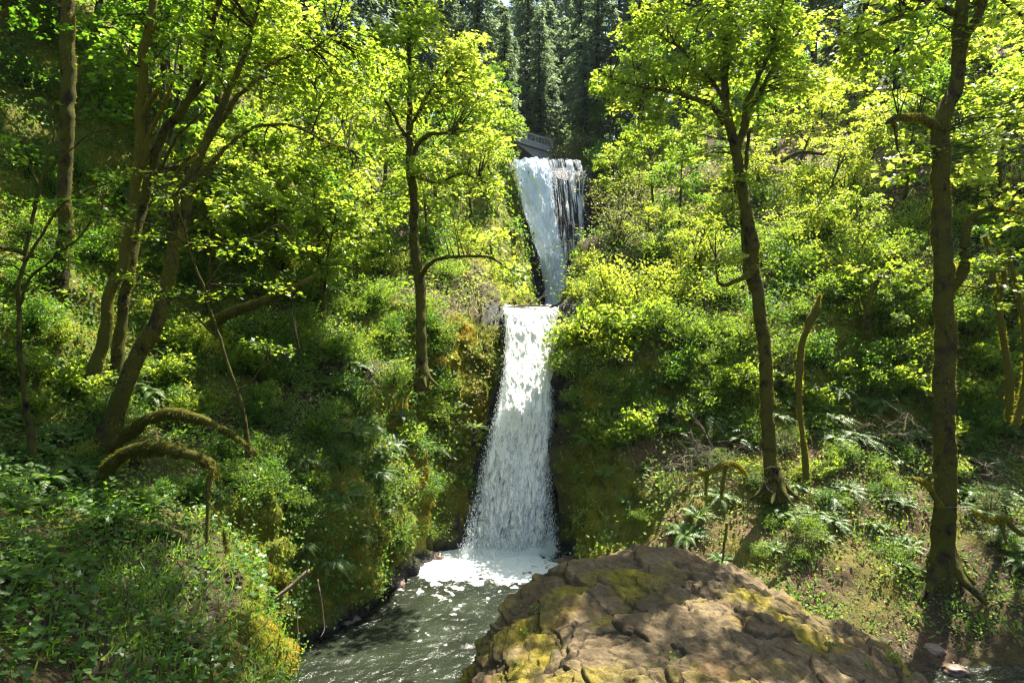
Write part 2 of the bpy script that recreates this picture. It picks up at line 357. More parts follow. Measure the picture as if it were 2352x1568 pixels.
G = (CP[ri][:, ci] * (1 - rf) * (1 - cf) + CP[ri + 1][:, ci] * rf * (1 - cf) + CP[ri][:, ci + 1] * (1 - rf) * cf + CP[ri + 1][:, ci + 1] * rf * cf)
for _ in range(7):
    G[1:-1] = .25 * G[:-2] + .5 * G[1:-1] + .25 * G[2:]
    G[:, 1:-1] = .25 * G[:, :-2] + .5 * G[:, 1:-1] + .25 * G[:, 2:]
NR, NC = G.shape[:2]
CCOL = np.repeat(cc[None, :], NR, 0).ravel(); CROW = np.repeat(rr[:, None], NC, 1).ravel()
def gnormals(G):
    du = np.gradient(G, axis=1); dv = np.gradient(G, axis=0)
    return unit(np.cross(du, dv))
N0 = gnormals(G)
P0 = G.reshape(-1, 3); Nf = N0.reshape(-1, 3)
steep = np.clip((.80 - Nf[:, 2]) / .35, 0, 1)
dist = np.clip(P0[:, 1], 5, 200)
inbed = np.clip(1.4 - np.abs(CCOL - 8) / 1.6, 0, 1)
lum = (fbm(P0 * .35, 4, 11) - .5) * 1.3 + (fbm(P0 * np.array([1.2, 1.2, .5]), 4, 21) - .5) * .75 * (.35 + steep) + (fbm(P0 * 3.1, 3, 31) - .5) * .22
e, cid, _ = worley(P0 * np.array([.9, .9, 1.3]) + fbm(P0, 3, 5)[:, None], 41)
lum += (cid - .5) * .45 * steep + np.minimum(e * 2, .5) * .25 * steep
amp = np.where(dist > 90, 3, 1.) * (1 - .75 * inbed) * np.where(np.abs(P0[:, 0]) > 100, 3, 1)
P1 = P0 + Nf * (lum * amp)[:, None]
G1 = P1.reshape(NR, NC, 3)
N1 = gnormals(G1).reshape(-1, 3)
qi = np.arange(NR * NC).reshape(NR, NC)
quads = np.stack([qi[:-1, :-1], qi[:-1, 1:], qi[1:, 1:], qi[1:, :-1]], -1).reshape(-1, 4)
# real differences of the ground itself: wet rock by the water, moss, dry soil
xL = np.interp(P1[:, 1], [11, 15, 20, 23, 26, 29, 31.4, 33.2, 34.6, 38, 54, 63, 68, 70.6], [-4.2, -4.8, -8, -7.6, -5.8, -5, -4.6, -3.9, -2.5, -.5, .9, 2.3, 2.7, .3])
xR = np.interp(P1[:, 1], [11, 20, 26, 29, 31.4, 33.2, 34.6, 38, 54, 63, 68, 70.6], [-1, -1, .8, 2.2, 3.3, 3.2, 2.8, 2.75, 5.6, 7.2, 6.9, 8.8])
dsh = np.maximum(np.maximum(xL - P1[:, 0], P1[:, 0] - xR), 0)
creekz = np.where(P1[:, 1] < 36, 0, np.where(P1[:, 1] < 68.6, 12, 29))
nearfall = np.exp(-((P1[:, 1] - 37) / 2.6) ** 2) + np.exp(-((P1[:, 1] - 69) / 4.0) ** 2)
wet = np.clip(np.maximum((1.35 - dsh / np.where(P1[:, 0] < .5, .16, .45)) * np.clip(nearfall * 1.6, 0, 1), (1.5 - np.abs(P1[:, 2] - creekz) / .7) * (dsh < 1.2)) + (fbm(P1 * .9, 3, 51) - .5) * 1.1, 0, 1) * (dsh < 8) * (P1[:, 1] > 5)
wet = np.maximum(wet, ((P1[:, 1] > 66) & (P1[:, 1] < 71.8) & (P1[:, 0] > 2) & (P1[:, 0] < 10.6 - .25 * (70 - P1[:, 1])) & (P1[:, 2] < 30)) * .95)
gm = fbm(P1 * .45, 4, 61)
moss = np.clip((steep - .2) * 1.8 + (gm - .5) * 2.5 + .35, 0, 1)
rightdry = np.exp(-(((P1[:, 0] - 9) / 9) ** 2)) * np.exp(-((P1[:, 1] - 27.5) / 4.5) ** 2)
fardry = np.exp(-(((P1[:, 0] - 24) / 12) ** 2 + ((P1[:, 1] - 58) / 9) ** 2))
lip = np.exp(-(((P1[:, 0] + 3) / 2.2) ** 2 + ((P1[:, 1] - 36.6) / 2.6) ** 2))
path = np.exp(-((P1[:, 0] - np.interp(P1[:, 1], [31, 33, 36], [5.6, 6.7, 7.3])) / .8) ** 2) * ((P1[:, 1] > 30) & (P1[:, 1] < 36.5))
mound = np.exp(-(((P1[:, 0] - 5.2) / 1.9) ** 2 + ((P1[:, 1] - 31.3) / 2.0) ** 2))
dry = np.clip(np.maximum.reduce([mound * 1.25, rightdry * 1.1, fardry * 1.1, lip * .9, path * 1.4]) + (fbm(P1 * .8, 3, 71) - .5) * .9, 0, 1)
DRYP, WETP, MOSSP = dry, wet, moss

gm_, N, L = newmat('ground_soil_rock')
tc = N.new('ShaderNodeTexCoord').outputs['Object']
n1 = noise(N, L, 1.7, 8, .65, tc, .4); n2 = noise(N, L, 9, 6, .7, tc); n3 = noise(N, L, 40, 4, .7, tc)
soil = ramp(N, [(.3, (.022, .015, .009)), (.55, (.06, .04, .022)), (.75, (.12, .085, .05))]); L.new(n2.outputs[0], soil.inputs[0])
drys = ramp(N, [(.3, (.07, .038, .02)), (.55, (.16, .10, .055)), (.8, (.28, .205, .125))]); L.new(n2.outputs[0], drys.inputs[0])
mosc = ramp(N, [(.25, (.05, .07, .010)), (.45, (.15, .18, .016)), (.62, (.25, .23, .02)), (.78, (.34, .19, .03))]); L.new(n1.outputs[0], mosc.inputs[0])
wetc = ramp(N, [(.35, (.010, .010, .012)), (.7, (.035, .034, .036))]); L.new(n2.outputs[0], wetc.inputs[0])
c = mixc(N, L, attr(N, 'dry'), soil.outputs[0], drys.outputs[0])
mf = math_(N, L, 'MULTIPLY', attr(N, 'moss'), math_(N, L, 'MULTIPLY_ADD', n3.outputs[0], 1.6, .2), clamp=True)
c = mixc(N, L, mf, c, mosc.outputs[0])
c = mixc(N, L, attr(N, 'wet'), c, wetc.outputs[0])
p = N.new('ShaderNodeBsdfPrincipled'); L.new(c, p.inputs['Base Color'])
L.new(math_(N, L, 'MULTIPLY_ADD', attr(N, 'wet'), -.55, .92), p.inputs['Roughness']); p.inputs['Specular IOR Level'].default_value = .3
b = N.new('ShaderNodeBump'); b.inputs['Strength'].default_value = 1; b.inputs['Distance'].default_value = .18
L.new(math_(N, L, 'ADD', n2.outputs[0], math_(N, L, 'MULTIPLY', n3.outputs[0], .35)), b.inputs['Height']); L.new(b.outputs[0], p.inputs['Normal'])
o = N.new('ShaderNodeOutputMaterial'); L.new(p.outputs[0], o.inputs[0])
ground = link('ground', poly_mesh('ground', P1, [(quads, 0)], gm_, True, None, {'dry': dry, 'wet': wet, 'moss': moss}))
tag(ground, kind='structure')

# surface sampling tables
QA = .5 * np.linalg.norm(np.cross(P1[quads[:, 2]] - P1[quads[:, 0]], P1[quads[:, 3]] - P1[quads[:, 1]]), axis=1)
QC = P1[quads].mean(1); QN = N1[quads].mean(1)
QU = 1176 + F * QC[:, 0] / np.maximum(QC[:, 1], .1); QV = 784 - F * (QC[:, 2] - CAMZ) / np.maximum(QC[:, 1], .1)
QVIS = (QC[:, 1] > 6) & (QU > -350) & (QU < 2700) & (QV > -250) & (QV < 1800)
QDRY, QWET, QMOSS = DRYP[quads].mean(1), WETP[quads].mean(1), MOSSP[quads].mean(1)
QST = steep[quads].mean(1)
facing = -(QN * unit(QC - np.array([0, 0, CAMZ]))).sum(1)
def sample_ground(n, w):
    w = w * QA * QVIS; w = w / w.sum()
    k = rng.choice(len(quads), n, p=w)
    a, b = rng.random((2, n, 1))
    q = P1[quads[k]]
    P = q[:, 0] * (1 - a) * (1 - b) + q[:, 1] * a * (1 - b) + q[:, 2] * a * b + q[:, 3] * (1 - a) * b
    return P, unit(QN[k]), k
from mathutils.bvhtree import BVHTree
GB = BVHTree.FromPolygons([tuple(x) for x in P1.tolist()], [tuple(x) for x in quads.tolist()])
def ray(u, v, ymin=5):
    """where the view line through a picture point meets the ground"""
    d = Vector(W(u, v, 1.0)) - Vector((0, 0, CAMZ)); o = Vector((0, 0, CAMZ)) + d * ymin
    h = GB.ray_cast(o, d.normalized())
    return (np.array(h[0]), np.array(h[1])) if h[0] else (None, None)
def zground(x, y, top=200):
    h = GB.ray_cast(Vector((x, y, top)), Vector((0, 0, -1)))
    return h[0].z if h[0] else 0.

# ------------------------------------------------------------------ water: the pool and the stream
xs = np.arange(-13, 21.01, .075); ys = np.arange(7.0, 36.8, .075)
GX, GY = np.meshgrid(xs, ys)
wp = np.stack([GX.ravel(), GY.ravel(), np.zeros(GX.size)], 1)
df = np.hypot(wp[:, 0] + .3, (wp[:, 1] - 34.8) * .9)
wa = .07 + .26 * np.exp(-df / 2.6)
flow = np.stack([wp[:, 0] * .8 + wp[:, 1] * .45, wp[:, 1] * .8 - wp[:, 0] * .5, np.zeros(len(wp))], 1)
wp[:, 2] = (fbm(flow * np.array([1.6, 2.6, 1]), 4, 81, .62) - .5) * 2 * wa + (fbm(flow * np.array([4.5, 7, 1]), 3, 85, .6) - .5) * .085
fn = fbm(flow * np.array([1.1, .55, 1]), 5, 91, .6)
bx = wp[:, 0] + 1.2 + (wp[:, 1] - 32) * -.15
foam = np.exp(-(np.hypot(bx * .40, (wp[:, 1] - 33.2) * .29)) ** 2) * 1.9 + (fn - .53) * 2.8 * np.exp(-df / 8.5) + np.exp(-df / 2.2) * .6
sd_ = np.array([-.36, -.93]); al = wp[:, 0] * sd_[0] + wp[:, 1] * sd_[1]; ac = wp[:, 0] * sd_[1] - wp[:, 1] * sd_[0]
stv = np.stack([al * .55 + (fn - .5) * 2, ac * 2.6 + (fn - .5) * 3, np.zeros(len(wp))], 1)
foam = foam + np.clip((fbm(stv, 5, 97, .65) - .50) * 5.5, 0, 1) * np.exp(-np.maximum(df - 2, 0) / 7.5) * .62
foam = foam + (fbm(flow * np.array([6, 3, 1]), 3, 95) - .5) * 1.3 * np.clip(foam * 3, 0, 1)
foam = np.clip((foam - .10) * 1.5, 0, 1) * (wp[:, 0] < 9)
k = np.arange(GX.size).reshape(GX.shape)
wq = np.stack([k[:-1, :-1], k[:-1, 1:], k[1:, 1:], k[1:, :-1]], -1).reshape(-1, 4)
m, N, L = newmat('pool_water')
tc = N.new('ShaderNodeTexCoord').outputs['Object']
a1 = noise(N, L, .5, 3, .5, tc)
cr = ramp(N, [(.35, (.009, .012, .007)), (.65, (.021, .028, .017))]); L.new(a1.outputs[0], cr.inputs[0])
p = N.new('ShaderNodeBsdfPrincipled'); L.new(cr.outputs[0], p.inputs['Base Color']); p.inputs['Roughness'].default_value = .15
p.inputs['IOR'].default_value = 1.33
rip = noise(N, L, 9, 4, .65, tc, .8)
b = N.new('ShaderNodeBump'); b.inputs['Strength'].default_value = .55; b.inputs['Distance'].default_value = .06
L.new(rip.outputs[0], b.inputs['Height']); L.new(b.outputs[0], p.inputs['Normal'])
d = N.new('ShaderNodeBsdfPrincipled'); d.inputs['Base Color'].default_value = (.82, .86, .86, 1); d.inputs['Roughness'].default_value = .5
b2 = N.new('ShaderNodeBump'); b2.inputs['Strength'].default_value = .8; b2.inputs['Distance'].default_value = .08
fz = noise(N, L, 14, 5, .7, tc); L.new(fz.outputs[0], b2.inputs['Height']); L.new(b2.outputs[0], d.inputs['Normal'])
fb = noise(N, L, 5.5, 7, .72, tc, .5)
fr = N.new('ShaderNodeMapRange'); fr.interpolation_type = 'SMOOTHSTEP'; fr.inputs[1].default_value = .34; fr.inputs[2].default_value = .98
L.new(math_(N, L, 'ADD', attr(N, 'foam'), math_(N, L, 'MULTIPLY_ADD', fb.outputs[0], 1.6, -.80)), fr.inputs[0])
mx = N.new('ShaderNodeMixShader'); L.new(fr.outputs[0], mx.inputs[0]); L.new(p.outputs[0], mx.inputs[1]); L.new(d.outputs[0], mx.inputs[2])
o = N.new('ShaderNodeOutputMaterial'); L.new(mx.outputs[0], o.inputs[0])
tag(link('water', poly_mesh('water', wp, [(wq, 0)], m, True, None, {'foam': foam})), kind='structure')

def fall_mat(name, sx, sy, lo, hi, col=(.94, .96, .97), trans=.42):
    m, N, L = newmat(name)
    mp = N.new('ShaderNodeCombineXYZ'); L.new(attr(N, 's'), mp.inputs[0]); L.new(attr(N, 't'), mp.inputs[1]); L.new(attr(N, 'lay'), mp.inputs[2])
    sc_ = N.new('ShaderNodeMapping'); sc_.inputs['Scale'].default_value = (sx, sy, 1); L.new(mp.outputs[0], sc_.inputs[0])
    n = noise(N, L, 1, 7, .68, sc_.outputs[0], .5)
    v = math_(N, L, 'ADD', n.outputs[0], attr(N, 'dens'))
    r = N.new('ShaderNodeMapRange'); r.interpolation_type = 'SMOOTHSTEP'; r.inputs[1].default_value = lo; r.inputs[2].default_value = hi
    L.new(v, r.inputs[0])
    dd = N.new('ShaderNodeBsdfDiffuse'); dd.inputs[0].default_value = (*col, 1)
    sc2 = N.new('ShaderNodeMapping'); sc2.inputs['Scale'].default_value = (sx * 1.6, sy * 2.2, 1); L.new(mp.outputs[0], sc2.inputs[0])
    n2 = noise(N, L, 1, 6, .7, sc2.outputs[0], .3)
    b = N.new('ShaderNodeBump'); b.inputs['Strength'].default_value = .8; b.inputs['Distance'].default_value = .16
    L.new(n2.outputs[0], b.inputs['Height']); L.new(b.outputs[0], dd.inputs['Normal'])
    tr = N.new('ShaderNodeBsdfTranslucent'); tr.inputs[0].default_value = (*col, 1)
    ms = N.new('ShaderNodeMixShader'); ms.inputs[0].default_value = trans; L.new(dd.outputs[0], ms.inputs[1]); L.new(tr.outputs[0], ms.inputs[2])
    tp = N.new('ShaderNodeBsdfTransparent')
    mx = N.new('ShaderNodeMixShader'); L.new(r.outputs[0], mx.inputs[0]); L.new(tp.outputs[0], mx.inputs[1]); L.new(ms.outputs[0], mx.inputs[2])
    o = N.new('ShaderNodeOutputMaterial'); L.new(mx.outputs[0], o.inputs[0])
    return m

def fall_sheet(rows, ns, nt, layers, dens, lump, origin, edge=.10, seed=0, arch=.35):
    """rows: (u left, u right, v, Y) from the lip down; a sheet of water hanging on that curve"""
    rows = np.array(rows, float); t0 = np.linspace(0, 1, len(rows)); t = np.linspace(0, 1, nt)
    ul, ur, vv, YY = [np.interp(t, t0, rows[:, k]) for k in range(4)]
    V, S, T, D, LY, Q = [], [], [], [], [], []
    n0 = 0
    for la in range(layers):
        s = np.linspace(0, 1, ns)
        u = ul[:, None] + (ur - ul)[:, None] * (s[None] * 1.04 - .02); Yc = YY[:, None] - la * .22 - arch * (1 - (2 * s[None] - 1) ** 2) + 0 * u
        X = (u - 1176) / F * YY[:, None]; Z = CAMZ - (vv[:, None] - 784) / F * YY[:, None] + 0 * u
        P = np.stack([X, Yc, Z], -1).reshape(-1, 3)
        nn = fbm(P * np.array([2.2, 1, .55]) + la * 9.1, 4, 101 + seed + la) - .5
        nf = fbm(P * np.array([6.5, 1, 2.0]) + la * 5.1, 3, 111 + seed + la) - .5
        tl_ = np.repeat(t[:, None], ns, 1).ravel(); big = fbm(P * np.array([.8, .5, .35]) + la * 3.7, 3, 131 + seed) - .5
        P[:, 2] += (np.repeat(vnoise(np.stack([s * 9, s * 0 + la, s * 0], 1), 7 + seed)[None], nt, 0).ravel() - .75) * .42 * np.exp(-tl_ * 14)
        P[:, 1] -= big * lump * 2.6 * np.clip(tl_ * 6, 0, 1)
        P[:, 1] -= (nn * lump * 2 + nf * lump * .8); P[:, 0] += nf * .12
        ss = np.repeat(s[None], nt, 0).ravel(); tt = np.repeat(t[:, None], ns, 1).ravel()
        e = np.minimum(ss, 1 - ss) / edge
        D.append(np.interp(tt, np.linspace(0, 1, len(dens)), dens) - .32 * np.clip(1 - e, 0, 1) - la * .045)
        wid = (ur - ul)[:, None] / F * YY[:, None] + 0 * u
        S.append(((ss - .5) * wid.ravel())); T.append(-P[:, 2]); LY.append(np.full(len(P), la * 3.3 + seed)); V.append(P)
        k = np.arange(ns * nt).reshape(nt, ns) + n0; n0 += ns * nt
        Q.append(np.stack([k[:-1, :-1], k[:-1, 1:], k[1:, 1:], k[1:, :-1]], -1).reshape(-1, 4))
    return np.vstack(V) - origin, np.vstack(Q), {'s': np.concatenate(S), 't': np.concatenate(T), 'dens': np.concatenate(D), 'lay': np.concatenate(LY)}

def droplets(rows, n, origin, spread, size, tpow=1., name='spray', inner=False):
    rows = np.array(rows, float); t = rng.random(n) ** tpow; t0 = np.linspace(0, 1, len(rows))
    ul, ur, vv, YY = [np.interp(t, t0, rows[:, k]) for k in range(4)]
    s = rng.random(n); ed = rng.random(n) < .45
    if not inner: ed = np.ones(n, bool)
    s = np.where(ed, np.where(rng.random(n) < .5, rng.normal(.02, .04, n), 1 + rng.normal(-.02, .035, n)), s)
    u = ul + (ur - ul) * s
    P = np.stack([(u - 1176) / F * YY, YY - .3 - np.abs(rng.normal(0, spread, n)), CAMZ - (vv - 784) / F * YY], 1) - origin
    h = size * np.exp(rng.normal(0, .45, n)); w = h * rng.uniform(.2, .45, n)
    o = np.array([[1, 0, 0], [-.5, .87, 0], [-.5, -.87, 0], [0, 0, 1.], [0, 0, -1.]])
    V = P[:, None] + o[None] * np.stack([w, w, h], 1)[:, None]
    V[:, 3:, 0] += (rng.normal(0, .3, n) * h)[:, None] * np.array([1, -1])
    f = np.array([[0, 1, 3], [1, 2, 3], [2, 0, 3], [1, 0, 4], [2, 1, 4], [0, 2, 4]])
    return poly_mesh(name, V.reshape(-1, 3), [((np.arange(n)[:, None, None] * 5 + f[None]).reshape(-1, 3), 0)], DROP)

m, N, L = newmat('water_drop'); p = N.new('ShaderNodeBsdfPrincipled'); p.inputs['Base Color'].default_value = (.88, .92, .93, 1)
p.inputs['Roughness'].default_value = .3; tr = N.new('ShaderNodeBsdfTranslucent'); tr.inputs[0].default_value = (.9, .94, .95, 1)
mx = N.new('ShaderNodeMixShader'); mx.inputs[0].default_value = .45; L.new(p.outputs[0], mx.inputs[1]); L.new(tr.outputs[0], mx.inputs[2])
o = N.new('ShaderNodeOutputMaterial'); L.new(mx.outputs[0], o.inputs[0]); DROP = m

LOW = [(1159, 1283, 703, 41.2), (1161, 1277, 722, 40.4), (1163, 1271, 790, 38.9), (1158, 1267, 860, 37.8), (1143, 1266, 940, 36.3), (1124, 1264, 1010, 35.7), (1107, 1262, 1090, 35.2), (1094, 1260, 1170, 34.9), (1088, 1257, 1262, 34.7)]
def hug(rows, gap, dv=0):
    out = []
    for ul, ur, v, Y in rows:
        ys_ = []
        for f in (.2, .5, .8):
            h, _ = ray(ul + (ur - ul) * f, v + dv, 30 if Y < 50 else 60)
            if h is not None and abs(h[1] - Y) < 6: ys_.append(h[1])
        Yn = min([Y] + ys_) - gap if (Y < 50 and v < 950) or Y > 50 else Y
        out.append([ul, ur, v, Yn])
    if Y < 50:
        for _ in range(2):
            y = [r_[3] for r_ in out]
            for i in range(1, len(out) - 1): out[i][3] = min(y[i], .3 * y[i - 1] + .4 * y[i] + .3 * y[i + 1])
    return out
LOW = hug(LOW, .35)
org = W(1200, 1250, 34.8)
fl = empty('waterfall', org, 'wide white lower waterfall crashing down between mossy walls into the pool', 'waterfall')
V, Q, A = fall_sheet(LOW, 150, 420, 3, [.42, .40, .38, .34, .28, .22, .17, .13, .11], .30, org, .09)
link('water_sheet', poly_mesh('lower_sheet', V, [(Q, 0)], fall_mat('falling_water', 5.5, 1.5, .50, .66, (.95, .96, .96), .16), True, None, A), fl)
tag(link('spray', droplets(LOW, 7000, org, .3, .028, .7, 'spray', False), fl), kind='stuff')
BASE = [(1088, 1266, 1120, 34.5), (1082, 1268, 1190, 34.2), (1076, 1270, 1235, 33.9), (1066, 1266, 1268, 33.5)]
tag(link('spray', droplets(BASE, 9000, org, .5, .024, .45, 'base_spray', True), fl), kind='stuff')
UPM = [(1180, 1256, 366, 70.6), (1184, 1262, 388, 69.8), (1192, 1268, 430, 69.1), (1201, 1275, 480, 68.7), (1221, 1284, 540, 68.2), (1240, 1297, 600, 67.8), (1250, 1300, 650, 67.6), (1254, 1292, 704, 67.4)]
UPR_ = [(1250, 1338, 366, 70.6), (1258, 1343, 395, 69.7), (1266, 1346, 460, 69.0), (1278, 1346, 520, 68.6), (1290, 1342, 580, 68.1), (1296, 1328, 630, 67.8), (1296, 1312, 670, 67.6)]
UPM, UPR = hug(UPM, .5), hug(UPR_, .3)
org = W(1270, 700, 67.8)
fu = empty('waterfall', org, 'tall narrow upper waterfall, bluish in shade, with thin rivulets on its right', 'waterfall')
V, Q, A = fall_sheet(UPM, 110, 300, 2, [.34, .30, .27, .25, .24, .24, .2], .3, org, .12, 31, .5)
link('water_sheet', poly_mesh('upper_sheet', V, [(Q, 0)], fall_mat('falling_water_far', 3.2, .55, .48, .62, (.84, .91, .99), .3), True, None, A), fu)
V, Q, A = fall_sheet(UPR, 110, 300, 2, [.06, .02, .0, .0, .01, .01, .02], .25, org, .08, 57, .3)
link('rivulets', poly_mesh('rivulets', V, [(Q, 0)], fall_mat('rivulet_water', 3.4, .16, .50, .60), True, None, A), fu)
tag(link('spray', droplets(UPM, 2500, org, .3, .05, 1.), fu), kind='stuff')
# ------------------------------------------------------------------ the big rock in front
OUT = np.array([(-.7, 21.6), (-1.05, 20.4), (-1.15, 18), (-1.1, 14), (-.8, 10.5), (3, 8.5), (8, 8.6), (10.4, 10.5), (10.9, 13.5), (10.6, 16), (10.9, 18.4), (10.5, 20.2), (9.1, 21.4), (8.3, 23.0), (6.6, 24.4), (4.9, 24.9), (3.2, 24.2), (1.6, 23.6), (.5, 22.6)])
cen = np.array([5.2, 16.4])
ang = np.arctan2(OUT[:, 1] - cen[1], OUT[:, 0] - cen[0]); rad = np.hypot(OUT[:, 0] - cen[0], OUT[:, 1] - cen[1])
o_ = np.argsort(ang); ang, rad = ang[o_], rad[o_]
na, nr = 760, 330
th = np.linspace(-np.pi, np.pi, na, endpoint=False); r0 = np.interp(th, np.r_[ang - 2 * np.pi, ang, ang + 2 * np.pi], np.r_[rad, rad, rad])
for _ in range(5): r0 = (np.roll(r0, 3) + r0 * 2 + np.roll(r0, -3)) / 4
q = np.linspace(0, 1, nr)
# q: 0 centre .. .82 rim of the top .. 1 foot
rho = np.interp(q, [0, .74, .84, .92, 1], [0, .86, .955, 1.0, 1.02])
drop = np.interp(q, [0, .5, .66, .74, .79, .84, .92, 1], [0, .02, .06, .13, .24, .46, .84, 1.15])
RX = cen[0] + rho[:, None] * r0[None] * np.cos(th)[None]; RY = cen[1] + rho[:, None] * r0[None] * np.sin(th)[None]
top = 3.05 + .25 * np.sin(RX * .5) - .055 * np.clip(RX - 6, 0, 9) ** 1.5 + .07 * np.clip(RY - 17, -6, 8) - .20 * np.clip(1.6 - RX, 0, 4) ** 1.2
RZ = top * (1 - drop[:, None])
RP = np.stack([RX, RY, RZ], -1)
def rn(G): 
    a = np.roll(G, -1, 1) - np.roll(G, 1, 1); b_ = np.gradient(G, axis=0); return unit(np.cross(b_, a))
Nn = rn(RP).reshape(-1, 3); Pp = RP.reshape(-1, 3); Nn[:na] = (0, 0, 1)
wv = np.stack([fbm(Pp * .8 + 9 * k, 3, 121 + k) for k in range(3)], 1) - .5
e1, id1, of1 = worley((Pp + wv * .8) * np.array([.5, .85, 1.3]), 131)
e2, id2, of2 = worley((Pp + wv * .5) * np.array([1.1, 2.1, 2.6]), 141)
e3, id3, of3 = worley((Pp + wv * .4) * np.array([4.2, 5., 6]), 151)
lrg = (fbm(Pp * .35, 3, 161) - .5)
fmask = np.clip(fbm(Pp * .3, 3, 171) * 3 - 1.0, .12, 1)
tilt = of1 @ np.array([.25, -.45, .2]) + .0
tilt2 = of2 @ np.array([.2, -.5, .3])
disp = lrg * .55 + (id1 - .5) * .20 + tilt * .34 + ((id2 - .5) * .20 + tilt2 * .40) * (.25 + fmask * .75) + (id3 - .5) * .05 * fmask + (fbm(Pp * 5, 4, 181) - .5) * .12 + (np.abs(fbm(Pp * np.array([1.1, 2.0, 2.2]), 4, 183) - .5)) * -.35
disp -= .07 * np.exp(-(e1 / .03) ** 2) + .04 * fmask * np.exp(-(e2 / .05) ** 2)
RPd = Pp + Nn * disp[:, None]
k = np.arange(na * nr).reshape(nr, na)
rq = np.stack([k[:-1], np.roll(k[:-1], -1, 1), np.roll(k[1:], -1, 1), k[1:]], -1).reshape(-1, 4)[:, ::-1]
mo = np.clip((fbm(Pp * .55, 4, 191) - .47) * 5 + .9 * np.exp(-((Pp[:, 0] + .6) / 1.3) ** 2) + .5 * np.clip((Pp[:, 0] - 8.5) / 3, 0, 1) - .9 * np.clip((Pp[:, 1] - 19) / 3, 0, 1) * (Pp[:, 0] > 1), 0, 1)
mo = np.clip(mo * (.35 + 1.3 * fbm(Pp * 3, 3, 195)), 0, 1)
crack = np.clip(np.exp(-(e1 / .06) ** 2) * .9 + np.exp(-(e2 / .05) ** 2) * .5 * fmask, 0, 1)
m, N, L = newmat('fractured_rock')
tc = N.new('ShaderNodeTexCoord').outputs['Object']
n1 = noise(N, L, .9, 6, .62, tc, .3); n2 = noise(N, L, 7, 6, .7, tc); n3 = noise(N, L, 45, 4, .7, tc)
st = ramp(N, [(.28, (.034, .025, .013)), (.5, (.100, .073, .038)), (.72, (.235, .178, .10))]); L.new(math_(N, L, 'ADD', math_(N, L, 'MULTIPLY', n1.outputs[0], .6), math_(N, L, 'MULTIPLY', n2.outputs[0], .4)), st.inputs[0])
rust = ramp(N, [(.55, (0, 0, 0)), (.68, (1, 1, 1))]); nr_ = noise(N, L, .7, 5, .6, tc, .8); L.new(nr_.outputs[0], rust.inputs[0])
c = mixc(N, L, math_(N, L, 'MULTIPLY', rust.outputs[0], .55), st.outputs[0], (.20, .11, .045))
ms_ = ramp(N, [(.3, (.08, .07, .012)), (.55, (.22, .18, .018)), (.8, (.36, .27, .03))]); L.new(n2.outputs[0], ms_.inputs[0])
c = mixc(N, L, math_(N, L, 'MULTIPLY', attr(N, 'moss'), math_(N, L, 'MULTIPLY_ADD', n3.outputs[0], 1.4, .25), clamp=True), c, ms_.outputs[0])
c = mixc(N, L, math_(N, L, 'MULTIPLY', attr(N, 'crack'), .6), c, (.03, .024, .018))
p = N.new('ShaderNodeBsdfPrincipled'); L.new(c, p.inputs['Base Color']); p.inputs['Roughness'].default_value = .85; p.inputs['Specular IOR Level'].default_value = .25
b = N.new('ShaderNodeBump'); b.inputs['Strength'].default_value = .8; b.inputs['Distance'].default_value = .05
L.new(math_(N, L, 'ADD', n2.outputs[0], math_(N, L, 'MULTIPLY', n3.outputs[0], .4)), b.inputs['Height']); L.new(b.outputs[0], p.inputs['Normal'])
o = N.new('ShaderNodeOutputMaterial'); L.new(p.outputs[0], o.inputs[0])
rock = tag(link('boulder', poly_mesh('boulder', RPd, [(rq, 0)], m, True, None, {'moss': mo, 'crack': crack})), 'huge fractured brown rock slab with moss patches rising from the pool in the foreground', 'rock')
RB = BVHTree.FromPolygons([tuple(x) for x in RPd.tolist()], [tuple(x) for x in rq.tolist()])

# stones at the water's edge
m, N, L = newmat('creek_stone'); tc = N.new('ShaderNodeTexCoord').outputs['Object']; n = noise(N, L, 5, 6, .7, tc)
r = ramp(N, [(.3, (.05, .035, .028)), (.7, (.20, .13, .10))]); L.new(n.outputs[0], r.inputs[0]); p = N.new('ShaderNodeBsdfPrincipled'); p.inputs['Roughness'].default_value = .5
L.new(r.outputs[0], p.inputs['Base Color']); o = N.new('ShaderNodeOutputMaterial'); L.new(p.outputs[0], o.inputs[0])
def stone(x, y, z, s, lab, seed):
    a, b_ = np.meshgrid(np.linspace(0, 2 * np.pi, 40, endpoint=False), np.linspace(.02, np.pi - .02, 24))
    P = np.stack([np.cos(a) * np.sin(b_), np.sin(a) * np.sin(b_) * .8, np.cos(b_) * .6], -1).reshape(-1, 3)
    e_, i_, of = worley(P * 1.1 + seed * 3.3, 401); P = P * (1 + (fbm(P * 1.3 + seed, 3, 403) - .5) * .6 + (of @ np.array([.2, .3, .3]))[:, None].ravel() * .5)[:, None] * s
    k = np.arange(24 * 40).reshape(24, 40); q = np.stack([k[:-1], np.roll(k[:-1], -1, 1), np.roll(k[1:], -1, 1), k[1:]], -1).reshape(-1, 4)[:, ::-1]
    me = poly_mesh('stone', P, [(q, 0), (k[0][None], 0), (k[-1][None, ::-1], 0)], m, True)
    o = tag(link('stone', me), lab, 'stone', 'stones at the water edge'); o.location = (x, y, z)
